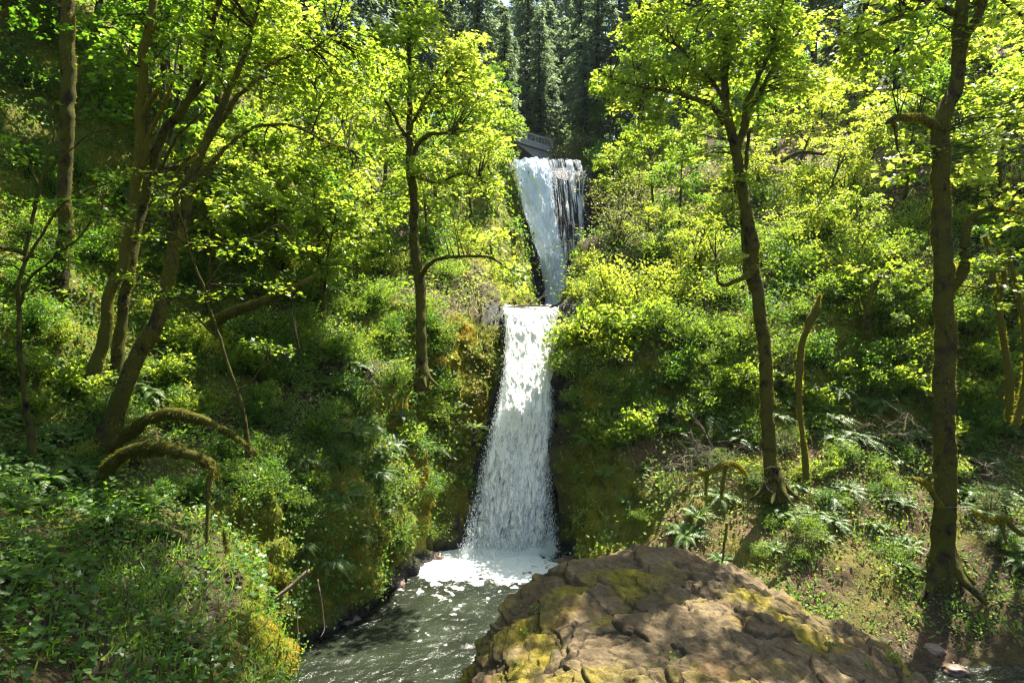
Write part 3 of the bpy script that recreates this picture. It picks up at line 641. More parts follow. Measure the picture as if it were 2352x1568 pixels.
for i_, (u, v, s_, lab) in enumerate([(2140, 1500, .55, 'reddish stone at the near edge of the small stream, lower right'), (2195, 1545, .4, 'small reddish stone in the small stream'), (2180, 1480, .3, 'smallest stone above the small stream'), (2300, 1475, .45, 'dark stone on the far side of the small stream'),
      (905, 1345, .5, 'dark wet stone at the pool edge under the left cliff'), (800, 1425, .45, 'wet stone on the left pool edge, nearer of two'), (1000, 1282, .4, 'wet stone by the foam at the left of the plunge'), (1300, 1290, .5, 'dark stone between the plunge and the big rock')]):
    Yp = CAMZ * F / (v - 784); stone((u - 1176) / F * Yp, Yp, .02, s_, lab, i_ + 1)
# ------------------------------------------------------------------ trees
def moss_fringe(Lv, P, X, n, ln, down=.6):
    nr_, sg = X.shape[:2]
    i = rng.integers(0, nr_, n); j = rng.integers(0, sg, n)
    out = unit(X[i, j] - P[i])
    f = rng.random(n)[:, None]; p = X[i, j] * (1 - f) + X[i, (j + 1) % sg] * f
    i2 = np.clip(i + 1, 0, nr_ - 1); g = rng.random(n)[:, None]; p = p * (1 - g) + X[i2, j] * g
    keep = fbm(p * 1.6, 3, 201) > .47
    d = unit(out * .8 + np.array([0, 0, -down]) + rng.normal(0, .35, (n, 3)))
    p, d = p[keep] - out[keep] * .01, d[keep]
    Lv.add(p, d, rng.normal(0, 1, (len(p), 3)), ln * rng.uniform(.5, 1.5, len(p)), np.clip(rng.normal(.5, .22, len(p)), 0, 1))

def spray(Lv, tip, axis, Ln, n, size, tint, flat=.30):
    """one leafy twig: leaves in pairs left and right of a roughly level twig ending in tip"""
    axis = unit(axis); side = unit(np.cross(axis, [0, 0, 1.]) + 1e-6); up = np.cross(side, axis)
    t = rng.random(n); s = np.where(rng.random(n) < .5, -1., 1.)
    lat = s * Ln * .52 * (1 - .55 * t) * rng.random(n) ** .6
    pos = tip + axis * ((t - .75) * Ln)[:, None] + side * lat[:, None] + up * (rng.normal(0, .09 * Ln, n) - .22 * lat ** 2 / Ln - .18 * Ln * t ** 2)[:, None]
    d = axis * (.5 + t)[:, None] + side * (s * .9)[:, None] + rng.normal(0, .35, (n, 3)); d[:, 2] -= .35 * rng.random(n)
    nm = np.array([0, 0, 1.]) + rng.normal(0, flat, (n, 3)) + side * (s * .2)[:, None]
    Lv.add(pos, d, nm, size * rng.uniform(.4, 1.2, n), np.clip(tint + rng.normal(0, .13, n), 0, 1))

def crown(Lv, Tw, skel, blobs, size, k=1.5, nl=24, Ln=1.0, twigs=True, tint=.5, droop=.25, flat=.32):
    """blobs: (centre xyz, radii xyz); leafy twigs fill them and hang on thin branches from the nearest limb"""
    for c, r in blobs:
        c = np.asarray(c); r = np.asarray(r)
        n = max(4, int(3.1 * k * 3.14 * r[0] * r[2] * (.5 + .25 * r[1]) / Ln ** 2))
        bt = tint + rng.normal(0, .12)
        for _ in range(n):
            v = unit(rng.normal(0, 1, 3)) * rng.random() ** .42
            pnt = c + v * r
            if fbm(pnt[None] * .75, 2, 211)[0] < .36: continue
            dd = ((skel - pnt) ** 2).sum(1); a = skel[np.argmin(dd + 3 * np.maximum(0, skel[:, 2] - pnt[2]))]
            ax = pnt - a; ax = unit(ax * np.array([1, 1, .45])) + rng.normal(0, .35, 3) * np.array([1, 1, .4]); ax[2] -= droop * rng.random()
            L_ = Ln * rng.uniform(.7, 1.35)
            spray(Lv, pnt, ax, L_, int(nl * rng.uniform(.7, 1.3)), size, bt + rng.normal(0, .1), flat)
            dist_ = math.sqrt(dd.min())
            if twigs and .4 < dist_ < 3.6:
                s0 = pnt - unit(ax) * L_ * .7
                mid = a * .45 + s0 * .55 + np.array([0, 0, .08 * dist_]) + rng.normal(0, .07 * dist_, 3)
                rr_ = .008 + .0045 * min(dist_, 6)
                Tw.add([a, mid, s0, pnt], [rr_ * 1.8, rr_, .009, .004], 5, .5)

def pxb(lst, dr=2.2):
    return [(W(u, v, Y), (ru / F * Y, dr, rv / F * Y)) for u, v, ru, rv, Y in lst]

def tree(name, label, cat, trunk, limbs, blobs, leaf=MAPLE, bark=BARK, T=MAPLE_T, Fs=MAPLE_F, size=.24, k=1.5, nl=24, Ln=1.0, tint=.5, moss=3000, mlen=.07, group=None, seg=20, bump=.22, flat=.32, part_limb='branch', slim=.80):
    """trunk, limbs: lists of (u, v, Y, width in picture units)"""
    def wp_(l): return [W(u, v, Y) for u, v, Y, w in l], [w * slim / 2 / F * Y for u, v, Y, w in l]
    P, r = wp_(trunk); org = P[0].copy()
    root = empty(name, org, label, cat, group)
    Ml = Leaves(); Tb = Tubes(); flare = list(r); flare[0] *= 1.35
    P = [P[0] - np.array([0, 0, .5])] + P; flare = [flare[0] * 1.1] + flare
    c, X = Tb.add(P, flare, seg, .12, bump, .26)
    if moss:
        for q in range(6):
            a = q * 1.05 + rng.normal(0, .25); h_ = np.array([math.cos(a), math.sin(a), 0]); r0_ = r[0]
            Tb.add([org + h_ * r0_ * .35 + [0, 0, r0_ * 2.4], org + h_ * r0_ * .95 + [0, 0, r0_ * .7], org + h_ * r0_ * 1.9 - [0, 0, r0_ * .25], org + h_ * r0_ * 3.1 - [0, 0, r0_ * 1.2]], [r0_ * .42, r0_ * .46, r0_ * .3, r0_ * .12], 9, .1, .3, .05)
    link('trunk', Tb.mesh('trunk', bark, org), root)
    moss_fringe(Ml, c, X, moss, mlen)
    sk = [c[len(c) // 3:]]
    for lb in limbs:
        Pl, rl = wp_(lb); tb = Tubes(); cl, Xl = tb.add(Pl, rl, max(8, seg - 8), .12, bump * 1.1, .34)
        link(part_limb, tb.mesh('branch', bark, org), root); moss_fringe(Ml, cl, Xl, moss // 4, mlen); sk.append(cl)
    if blobs:
        Lv = Leaves(); Tw = Tubes()
        crown(Lv, Tw, np.vstack(sk), blobs, size, k, nl, Ln, True, tint, .25, flat)
        link('foliage', Lv.mesh('foliage', leaf, T, Fs, org, Tw), root)
    if moss: link('moss', Ml.mesh('moss', MOSSB, TUFT_T, TUFT_F, org), root)
    return root

def on_ground(l, dv=0):
    """put the foot of a traced trunk on the ground at its picture point"""
    u, v, Y, w = l[0]; p_, _ = ray(u, v)
    return p_

# the forked maple right of the falls
tree('maple_tree', 'forked mossy maple with a bright yellow-green crown right of the waterfalls', 'tree',
     [(1780, 1125, 28, 46), (1772, 1050, 28, 38), (1765, 960, 28, 36), (1757, 840, 28, 36), (1745, 700, 28, 34), (1728, 560, 28, 32), (1708, 450, 28, 30), (1690, 350, 28, 28), (1668, 265, 28, 26), (1664, 180, 28.2, 20), (1668, 90, 28.4, 16), (1672, -40, 28.6, 10)],
     [[(1664, 285, 28, 20), (1640, 250, 27.8, 18), (1600, 228, 27.4, 15), (1540, 208, 27, 12), (1460, 196, 26.8, 7), (1385, 172, 26.6, 4)],
      [(1692, 360, 28, 18), (1712, 250, 27.8, 15), (1738, 190, 27.5, 12), (1775, 110, 27.2, 9), (1795, 20, 27, 7), (1800, -50, 27, 5)],
      [(1695, 330, 28.1, 17), (1730, 240, 28.4, 14), (1790, 140, 28.8, 11), (1850, 60, 29, 8), (1890, 5, 29, 5)],
      [(1665, 240, 28, 13), (1630, 180, 28.3, 10), (1570, 120, 28.6, 8), (1500, 70, 28.8, 5)],
      [(1735, 610, 27.8, 16), (1715, 640, 27.4, 14), (1685, 652, 27.1, 12), (1650, 652, 26.9, 9), (1645, 625, 26.8, 4), (1640, 590, 26.8, 2)],
      [(1742, 690, 28, 16), (1716, 620, 28.1, 14), (1706, 500, 28.2, 13), (1712, 380, 28.3, 11), (1716, 300, 28.3, 9)]],
     pxb([(1450, 60, 90, 60, 28), (1560, 35, 100, 60, 28), (1700, 40, 100, 60, 28.5), (1830, 55, 90, 60, 28.5), (1430, 165, 75, 55, 27), (1530, 150, 90, 55, 27.5), (1650, 150, 90, 60, 28.5), (1780, 160, 80, 65, 28), (1690, 60, 120, 80, 26.5), (1590, 200, 90, 50, 29.5), (1865, 200, 50, 60, 28.5),
          (1460, 232, 75, 30, 27), (1560, 262, 90, 36, 27.5), (1700, 250, 70, 40, 28.5), (1800, 285, 55, 26, 28), (1640, -90, 230, 70, 28.5), (1560, -190, 200, 60, 27), (1800, -200, 200, 60, 26), (1560, 340, 60, 32, 28), (1480, 300, 60, 26, 28.5), (1800, 60, 60, 60, 27), (1620, 500, 46, 24, 27), (1660, 600, 40, 20, 26.8), (1700, 400, 60, 26, 28)]),
     tint=.56, k=1.7, size=.19, nl=32, moss=5000, part_limb='branch')
# the big mossy maple at the right
tree('maple_tree', 'tall thick mossy maple standing above the stream at the far right', 'tree',
     [(2166, 1322, 24.8, 74), (2168, 1250, 24.8, 62), (2171, 1100, 24.8, 57), (2170, 900, 24.8, 56), (2170, 760, 24.8, 54), (2166, 600, 24.8, 50), (2163, 450, 24.8, 48), (2160, 330, 24.8, 48), (2168, 260, 24.8, 44), (2190, 215, 24.8, 38), (2204, 130, 24.8, 36), (2208, 60, 24.8, 34), (2214, -60, 24.8, 30)],
     [[(2200, 150, 24.8, 26), (2228, 80, 24.6, 24), (2252, 20, 24.4, 21), (2262, -60, 24.2, 18)],
      [(2160, 300, 24.7, 26), (2125, 278, 24.4, 25), (2085, 272, 24.1, 22), (2055, 274, 23.9, 16), (2035, 286, 23.8, 8)],
      [(2052, 276, 23.9, 10), (2054, 310, 23.9, 8), (2060, 345, 23.9, 5)],
      [(2182, 665, 24.8, 30), (2208, 628, 24.7, 30), (2220, 560, 24.6, 24), (2232, 505, 24.5, 18), (2290, 480, 24.3, 11), (2370, 500, 24, 8)],
      [(2205, 30, 24.8, 20), (2130, 10, 24.4, 13), (2060, 36, 24, 11), (2000, 70, 23.8, 9), (1960, 74, 23.6, 7), (1900, 50, 23.4, 4)],
      [(2215, 20, 24.7, 16), (2280, -10, 24.3, 12), (2340, 30, 24, 8), (2380, 90, 24, 5)]],
     pxb([(1955, 40, 75, 45, 24), (2060, 45, 75, 55, 24.5), (1985, 110, 75, 36, 24), (2040, 180, 55, 45, 25), (2120, 80, 50, 60, 26), (2290, 50, 80, 70, 24.5), (2300, 170, 70, 65, 25), (2335, 290, 50, 70, 24), (2262, 270, 50, 50, 24.5), (2100, 350, 55, 26, 25), (2270, 400, 65, 50, 25),
          (2330, 470, 50, 55, 24), (2150, -90, 230, 70, 25), (2050, -220, 230, 60, 24), (2300, -200, 160, 60, 24), (2420, 160, 110, 90, 30), (2380, 40, 90, 70, 30), (2500, 250, 110, 90, 29), (1960, 130, 60, 50, 25), (2290, 590, 60, 40, 24.5), (2330, 660, 40, 40, 24), (2050, 400, 50, 24, 25)]),
     tint=.58, k=1.5, size=.23, nl=27, moss=9000, seg=28, bump=.26)
# the leaning maple left
tree('maple_tree', 'leaning mossy maple with two arching limbs at its foot on the left bank', 'tree',
     [(243, 1040, 20, 66), (262, 960, 20, 56), (284, 890, 20.1, 52), (334, 786, 20.4, 50), (369, 698, 20.7, 44), (394, 593, 21, 40), (415, 515, 21.3, 36), (440, 410, 21.6, 30), (475, 320, 22, 25), (512, 240, 22.4, 20), (560, 120, 23, 15), (600, -20, 23.5, 10)],
     [[(395, 600, 21, 20), (402, 500, 21, 17), (400, 430, 21, 14), (430, 370, 21, 12), (455, 345, 21, 8)],
      [(440, 420, 21.6, 18), (520, 340, 22, 12), (600, 290, 22.6, 10), (700, 300, 23, 7), (800, 340, 23.5, 4)],
      [(475, 330, 22, 16), (560, 210, 23, 12), (660, 130, 24, 9), (760, 90, 25, 5)]],
     pxb([(560, 70, 100, 75, 24), (680, 110, 105, 85, 25), (790, 90, 100, 85, 26), (640, 220, 100, 65, 24.5), (780, 225, 100, 65, 25.5), (300, -170, 200, 60, 19), (620, -190, 200, 60, 19), (900, -200, 160, 60, 20), (60, -150, 140, 60, 20), (450, -260, 260, 60, 21), (850, 170, 60, 70, 27), (570, 320, 80, 40, 23.5), (700, 345, 95, 50, 24.5), (815, 385, 60, 50, 25.5), (640, -80, 220, 70, 25), (500, 180, 60, 45, 23)]),
     tint=.52, k=1.35, size=.18, nl=32, moss=6000, seg=22, slim=.72)
tree('maple_tree', 'pale straight maple behind the leaning trunk on the left bank', 'tree',
     [(265, 880, 23, 34), (281, 734, 23, 34), (299, 628, 23, 32), (316, 523, 23.2, 30), (334, 440, 23.4, 30), (369, 316, 23.6, 28), (422, 246, 23.8, 25), (468, 123, 24, 20), (500, 18, 24.2, 16), (520, -80, 24.4, 12)],
     [[(425, 240, 23.8, 14), (480, 170, 24, 11), (520, 90, 24.3, 8), (540, 10, 24.5, 6)], [(340, 430, 23.4, 12), (400, 330, 23.2, 9), (470, 250, 23, 6)]],
     pxb([(430, 60, 60, 60, 24), (520, 20, 70, 60, 25), (380, 180, 50, 40, 23.5), (560, 420, 80, 36, 23), (640, 460, 70, 36, 23.5), (480, -90, 160, 60, 24.5), (760, 470, 80, 40, 25), (840, 520, 40, 40, 26)]),
     tint=.42, size=.2, k=1.3, moss=2500, leaf=MAPLE, slim=.7)
tree('maple_tree', 'dark slim mossy maple between the leaning trunk and the ridged trunk', 'tree',
     [(208, 890, 22, 40), (222, 830, 22, 36), (243, 751, 22, 32), (257, 663, 22, 30), (283, 600, 22.1, 28), (305, 480, 22.2, 26), (318, 390, 22.3, 28), (323, 281, 22.4, 26), (330, 158, 22.5, 26), (345, 35, 22.6, 22), (355, -80, 22.8, 18)],
     [[(323, 270, 22.4, 16), (350, 215, 22.2, 14), (362, 200, 22.1, 10)], [(318, 420, 22.3, 16), (345, 300, 22, 13), (375, 225, 21.8, 9), (395, 190, 21.6, 5)]],
     pxb([(250, 120, 70, 55, 22.5), (330, 60, 60, 50, 23), (230, 30, 70, 45, 23), (280, 210, 60, 35, 22), (300, -90, 160, 60, 23.5)]),
     tint=.40, size=.19, k=1.0, moss=4000, leaf=MAPLE_D, bark=BARK_M)
tree('maple_tree', 'ridged straight trunk at the far left, moss down its right side', 'tree',
     [(122, 830, 24, 48), (132, 760, 24, 42), (141, 640, 24, 40), (147, 540, 24, 38), (151, 422, 24, 36), (158, 211, 24, 36), (158, 90, 24, 34), (157, -80, 24, 30)],
     [[(150, 600, 24, 14), (90, 590, 23.5, 16), (30, 575, 23, 14), (-60, 560, 22.5, 10)]],
     pxb([(60, 40, 90, 50, 25), (170, -90, 160, 60, 25)]), tint=.3, size=.18, k=.7, moss=2500, leaf=MAPLE_D, seg=24)
# the tall maple left of the upper fall
tree('maple_tree', 'tall maple with a dense sunlit crown just left of the upper waterfall', 'tree',
     [(970, 872, 31.5, 34), (967, 800, 31.5, 30), (966, 720, 31.5, 28), (962, 640, 31.5, 30), (952, 560, 31.5, 26), (948, 470, 31.6, 24), (944, 380, 31.8, 22), (942, 290, 32, 17), (944, 190, 32.2, 13), (940, 100, 32.4, 10), (936, -20, 32.6, 7)],
     [[(962, 640, 31.5, 16), (985, 612, 31, 12), (1010, 594, 30.7, 10), (1060, 585, 30.4, 8), (1120, 592, 30, 6), (1190, 622, 29.8, 4)],
      [(946, 370, 31.8, 16), (966, 330, 31.6, 13), (992, 308, 31.4, 12), (1040, 312, 31, 7)],
      [(943, 300, 32, 12), (985, 220, 32, 9), (1040, 150, 32, 7), (1090, 100, 32, 4)],
      [(944, 400, 31.8, 10), (1000, 420, 31.4, 7), (1060, 400, 31, 6), (1130, 430, 30.8, 4)],
      [(942, 330, 32, 11), (900, 260, 32, 8), (870, 170, 32, 6), (860, 90, 32, 4)]],
     pxb([(950, 70, 95, 75, 32), (1050, 110, 85, 70, 32), (960, 220, 100, 65, 32), (1075, 220, 85, 60, 32), (1105, 320, 62, 50, 31.5), (990, 385, 100, 42, 31.5), (1090, 420, 80, 38, 31), (1120, 545, 60, 34, 30.5), (1175, 615, 50, 32, 30), (890, 320, 60, 50, 32), (980, -80, 160, 60, 32.5), (880, 130, 60, 80, 32.5), (1130, 230, 40, 60, 32), (1195, 655, 24, 18, 30), (900, 460, 50, 40, 32), (1020, 480, 60, 26, 31)]),
     tint=.55, k=1.8, size=.19, nl=32, moss=3500, seg=18)


# unseen maple left of the camera, added so its boughs shade the bank
def X(x, y, z, w): return (1176 + F * x / y, 784 - F * (z - CAMZ) / y, y, w * F / y)
tree('maple_tree', 'unseen maple added beside the viewpoint, its boughs shading the left bank', 'tree',
     [X(-12.6, 10, 8.0, .8), X(-12.3, 10.6, 12, .62), X(-11.6, 11.6, 16, .55), X(-10.2, 13.4, 20.6, .45), X(-8.4, 15.6, 22.6, .3), X(-6.6, 18, 24.4, .16)],
     [[X(-11, 12.4, 18.2, .3), X(-9.4, 12.6, 20.6, .22), X(-5.5, 13.6, 21.3, .14), X(-2.4, 14.6, 21, .06)], [X(-9.4, 14.6, 21.6, .24), X(-6, 16, 22.4, .18), X(-2.6, 18, 23.4, .12), X(-.6, 20.5, 24.6, .05)],
      [X(-10.4, 13.4, 20.4, .26), X(-12.4, 16, 22, .18), X(-14, 20, 24.6, .1), X(-13.5, 23, 26, .05)], [X(-7.6, 17, 23.6, .2), X(-8.6, 20, 25, .12), X(-7, 23.4, 26, .05)]],
     [(np.array([x + 2.6, y, z]), (2.5, 2.3, .9)) for x, y, z in [(-13, 15, 21), (-9.5, 14.5, 20.5), (-6, 15.5, 20.5), (-2.6, 16.5, 21.5), (-11.5, 18.5, 23), (-7.6, 18.6, 23), (-4.2, 19.5, 23.5), (-15.5, 18, 22.5), (-.6, 20.5, 24.5), (-9.5, 22, 25.5), (-5.5, 22.5, 25.5), (-14, 22, 26), (-2, 14, 19.5), (-12.5, 12.5, 19.5), (-8, 12, 19)]],
     tint=.5, k=2.6, size=.2, moss=800)

tree('vine_maple', 'slender vine maple spreading layered sprays across the far left edge', 'tree',
     [(70, 1010, 18, 16), (50, 860, 18, 14), (46, 700, 18.2, 12), (70, 540, 18.4, 10), (100, 400, 18.6, 8), (120, 300, 18.8, 5)],
     [[(46, 700, 18.2, 9), (110, 600, 18, 7), (190, 540, 17.8, 4)], [(60, 600, 18.3, 8), (150, 470, 18.4, 6), (260, 420, 18.6, 4)], [(90, 430, 18.6, 7), (40, 300, 18.4, 5), (-20, 220, 18.2, 3)], [(100, 400, 18.6, 6), (190, 330, 18.8, 4), (260, 290, 19, 2)]],
     pxb([(50, 220, 90, 26, 18.6), (20, 330, 90, 34, 18.2), (110, 350, 80, 26, 18.8), (210, 400, 80, 26, 18.6), (60, 460, 90, 26, 18.2), (150, 530, 90, 24, 18), (250, 480, 60, 20, 18.4), (20, 600, 80, 26, 18), (190, 600, 50, 18, 18), (230, 290, 60, 20, 19)], 1.2),
     leaf=MAPLE_D, size=.15, k=1.1, Ln=.8, tint=.6, moss=0, slim=.8)
tree('vine_maple', 'vine maple leaning left with thin layered sprays before the leaning trunk', 'tree',
     [(570, 1010, 19, 12), (545, 900, 19, 11), (510, 780, 18.9, 10), (470, 660, 18.8, 8), (430, 560, 18.7, 7), (400, 450, 18.6, 4)],
     [[(510, 780, 18.9, 7), (440, 720, 18.6, 5), (360, 680, 18.4, 3)], [(470, 660, 18.8, 6), (540, 580, 19, 4), (600, 540, 19.2, 3)], [(430, 560, 18.7, 5), (350, 520, 18.4, 4), (280, 500, 18.2, 2)], [(400, 450, 18.6, 4), (340, 400, 18.4, 3), (300, 340, 18.3, 2)], [(545, 900, 19, 6), (620, 830, 19.2, 4), (680, 800, 19.4, 3)]],
     pxb([(350, 400, 70, 18, 18.4), (440, 440, 70, 20, 18.6), (330, 530, 80, 20, 18.3), (460, 560, 70, 20, 18.7), (570, 560, 80, 22, 19), (400, 660, 80, 20, 18.5), (520, 680, 70, 20, 18.9), (300, 640, 50, 16, 18.2), (640, 660, 60, 18, 19.2), (660, 800, 60, 20, 19.3), (590, 780, 50, 18, 19), (700, 560, 60, 20, 19.5), (520, 340, 60, 20, 18.9)], 1.1),
     leaf=MAPLE, size=.12, k=1.3, Ln=.65, tint=.35, moss=0, slim=.8)
# slim pale stems among the left trunks
for k_, (pts, lab) in enumerate([
    ([(385, 300, 22, 8), (402, 190, 22, 7), (415, 80, 22, 6), (418, -60, 22, 5)], 'slender pale stem rising left of the leaning maple top'),
    ([(405, 262, 22.6, 9), (440, 140, 22.6, 8), (462, 60, 22.6, 7), (474, -60, 22.6, 5)], 'slender pale stem crossing behind the leaning maple top'),
    ([(362, 345, 21.5, 8), (372, 250, 21.5, 8), (384, 160, 21.5, 6), (392, 90, 21.5, 4)], 'short pale leaning stem between the two dark left trunks')]):
    # their feet stand on the slope behind the limbs that hide them
    (u1, v1, Y1, w1), (u2, v2, Y2, w2) = pts[0], pts[1]
    ub, vb = u1 + (u1 - u2) * .8, v1 + 230; g_, _ = ray(ub, vb); Yb = g_[1]
    pts = [(ub, vb, Yb, w1)] + [(u, v, Yb, w * .8) for u, v, Y, w in pts]
    tree('young_tree', lab, 'tree', pts, [], [], bark=BARK_G, moss=0, seg=8, bump=.05, group='slender pale stems')

# arching mossy limbs and logs: things lying on or leaning over the slope
def limb(name, label, cat, pts, bark=BARK_M, moss=3000, mlen=.10, seg=18, bump=.3, group=None, extra=None, down=1.0):
    Pp_ = [W(u, v, Y) for u, v, Y, w in pts]; r = [w / 2 / F * Y for u, v, Y, w in pts]; org = Pp_[0].copy()
    root = empty(name, org, label, cat, group); tb = Tubes(); Ml = Leaves()
    c, X = tb.add(Pp_, r, seg, .1, bump, .12); link('stem', tb.mesh('stem', bark, org), root)
    moss_fringe(Ml, c, X, moss, mlen, down)
    for e in extra or []:
        Pe = [W(u, v, Y) for u, v, Y, w in e]; re_ = [w / 2 / F * Y for u, v, Y, w in e]; t2 = Tubes(); c, X = t2.add(Pe, re_, 10, .08, bump, .06)
        link('side_branch', t2.mesh('side_branch', bark, org), root); moss_fringe(Ml, c, X, moss // 6, mlen, down)
    if moss: link('moss', Ml.mesh('moss', MOSSD if name in ('mossy_limb', 'mossy_log') else MOSSB, TUFT_T, TUFT_F, org), root)
    return root
limb('mossy_limb', 'thick moss-covered limb arching right from the foot of the leaning maple, upper of two', 'fallen limb', [(245, 1035, 19.8, 26), (285, 1002, 19.5, 25), (330, 968, 19.2, 23), (385, 948, 19, 25), (435, 957, 18.8, 19), (490, 972, 18.6, 16), (540, 1000, 18.4, 9), (585, 1040, 18.2, 4)], moss=5000, group='arching mossy limbs')
limb('mossy_limb', 'thick moss-covered limb arching right and hanging down, lower of two', 'fallen limb', [(232, 1090, 18.2, 24), (262, 1058, 18, 24), (310, 1032, 17.8, 26), (375, 1028, 17.4, 29), (430, 1042, 17.2, 24), (470, 1052, 17, 23), (492, 1076, 16.9, 14), (500, 1110, 16.8, 5)], moss=6000, group='arching mossy limbs',
     extra=[[(488, 1070, 16.5, 14), (480, 1120, 16.4, 13), (478, 1180, 16.3, 9), (474, 1260, 16.2, 6), (468, 1340, 16, 4), (450, 1420, 15.8, 2)], [(474, 1260, 16.2, 4), (500, 1350, 16, 3), (530, 1440, 15.7, 2), (534, 1520, 15.5, 1.5)], [(478, 1150, 16.3, 4), (510, 1200, 16.2, 2.5), (520, 1260, 16, 1.5)]])
limb('mossy_log', 'mossy log slanting up across the shaded slope right of the leaning maple', 'log', [(482, 752, 26, 26), (510, 728, 26, 22), (545, 710, 26, 22), (595, 692, 26.2, 18), (660, 666, 26.6, 16), (725, 636, 27, 12)], moss=3500)
limb('mossy_snag', 'thin knobbly mossy snag leaning right beside the forked maple', 'dead tree', [(1852, 1100, 27, 14), (1848, 1040, 27, 12), (1838, 960, 27, 11), (1834, 900, 27, 14), (1836, 845, 27, 16), (1842, 790, 27, 12), (1862, 735, 27, 17), (1875, 705, 27, 14), (1884, 675, 27, 4)], moss=3000, mlen=.07, bump=.4, down=.3)
limb('mossy_snag', 'pale mossy snag with a pointed top amid the shrubs of the right slope', 'dead tree', [(1993, 770, 34, 22), (1990, 720, 34, 18), (1998, 680, 34, 12), (2012, 650, 34, 12), (2024, 625, 34, 4)], bark=BARK, moss=800, extra=[[(1990, 730, 34, 12), (1975, 700, 34, 9), (1968, 675, 34, 5)]])
limb('mossy_snag', 'twisted mossy stem at the far right edge, beyond the big maple', 'dead tree', [(2316, 965, 28, 14), (2322, 900, 28, 16), (2318, 850, 28, 18), (2306, 790, 28, 12), (2292, 700, 28, 12), (2284, 650, 28, 16), (2276, 590, 28, 10), (2262, 540, 28, 8)], moss=2600, mlen=.08, bump=.4, extra=[[(2294, 700, 28, 12), (2306, 640, 27.8, 12), (2300, 590, 27.6, 9), (2280, 560, 27.5, 6)]], down=.3)
limb('mossy_snag', 'curved mossy stem leaning in at the right edge of the picture', 'dead tree', [(2328, 980, 27, 16), (2345, 930, 27, 13), (2356, 870, 27, 12), (2352, 760, 27, 10), (2335, 660, 27, 9), (2310, 560, 27, 8)], moss=2000, bump=.35, down=.3)
limb('mossy_stub', 'short forked mossy branch jutting beside the foot of the big right maple', 'branch', [(2162, 1165, 24.2, 16), (2140, 1130, 24, 13), (2118, 1105, 23.8, 12), (2095, 1098, 23.7, 6)], moss=1600, mlen=.08, extra=[[(2140, 1130, 24, 9), (2132, 1100, 23.9, 8), (2148, 1088, 23.8, 5)]])
limb('mossy_stub', 'drooping mossy branch lying on the bank right of the big maple', 'branch', [(2232, 1170, 24, 3), (2275, 1190, 23.8, 12), (2310, 1190, 23.7, 14), (2330, 1215, 23.6, 12), (2370, 1240, 23.5, 8)], moss=2200, mlen=.09, extra=[[(2300, 1192, 23.7, 10), (2305, 1225, 23.6, 8), (2312, 1250, 23.5, 5)]])
limb('mossy_stub', 'bright mossy branch drooping from pale dead twigs at the foot of the forked maple', 'branch', [(1716, 1090, 25.4, 4), (1700, 1072, 25.3, 9), (1678, 1062, 25.2, 14), (1655, 1068, 25.1, 13), (1625, 1085, 25, 8), (1580, 1092, 24.9, 5)], moss=2600, mlen=.08,
     extra=[[(1668, 1070, 25.1, 8), (1662, 1095, 25, 6), (1658, 1125, 25, 9), (1657, 1145, 25, 4)], [(1625, 1085, 25, 5), (1622, 1110, 25, 8), (1620, 1135, 25, 4)]])
limb('mossy_stake', 'thin mossy stake standing on dry soil behind the rock', 'branch', [(1658, 1295, 24.6, 4), (1661, 1270, 24.7, 5), (1664, 1240, 24.8, 6), (1668, 1200, 25, 5)], moss=900, mlen=.05)
limb('bare_branch', 'bent mossy bough crossing the dry upper slope at right', 'branch', [(1795, 372, 46, 9), (1830, 352, 46, 8), (1860, 350, 46, 8), (1895, 352, 46, 6), (1960, 320, 46, 4), (1980, 290, 46, 3)], bark=BARK, moss=0)

# a tree that can be copied: sizes in metres, foot at the origin
def proto_tree(name, h, spread, leaf, size, seed, nlimb=9, bark=BARK, k=1.2, T=DIA_T, Fs=DIA_F, nl=26, tint=.5, first=.3, Ln=.9):
    root = empty(name, (0, 0, 0), 'x', 'tree'); r_ = np.random.default_rng(seed)
    lean = r_.normal(0, .05, 2); tb = Tubes()
    P = [np.array([lean[0] * z * z / h * 3 + r_.normal(0, .05 * (z > 0)), lean[1] * z * z / h * 3, z]) for z in np.linspace(-.6, h * .93, 7)]
    c, X = tb.add(P, np.linspace(.012 * h + .06, .02, 7), 10, .4, .18, .15); link('trunk', tb.mesh('trunk', bark), root)
    sk = [c[len(c) // 3:]]; lt = Tubes(); blobs = []
    for i in range(nlimb):
        z = h * (first + (.9 - first) * (i + .5) / nlimb); a = i * 2.4 + r_.normal(0, .3); a0 = c[np.argmin(np.abs(c[:, 2] - z))]
        ln = spread * (1 - .55 * abs((z / h) - .55) / .45) * r_.uniform(.7, 1.1); d = np.array([math.cos(a), math.sin(a), .5])
        e_ = a0 + d * ln
        cl, _ = lt.add([a0, a0 + d * ln * .5 + [0, 0, .1 * ln], e_], [.04 + .01 * ln, .03, .012], 6, .4); sk.append(cl)
        blobs.append((e_, (ln * .5, ln * .5, ln * .38))); blobs.append((a0 + d * ln * .55, (ln * .4, ln * .4, ln * .3)))
    blobs.append((c[-1], (spread * .4, spread * .4, spread * .4)))
    link('branches', lt.mesh('branches', bark), root)
    Lv, Tw = Leaves(), Tubes(); crown(Lv, Tw, np.vstack(sk), blobs, size, k, nl, Ln, True, tint)
    link('crown', Lv.mesh('crown', leaf, T, Fs, (0, 0, 0), Tw), root)
    return root

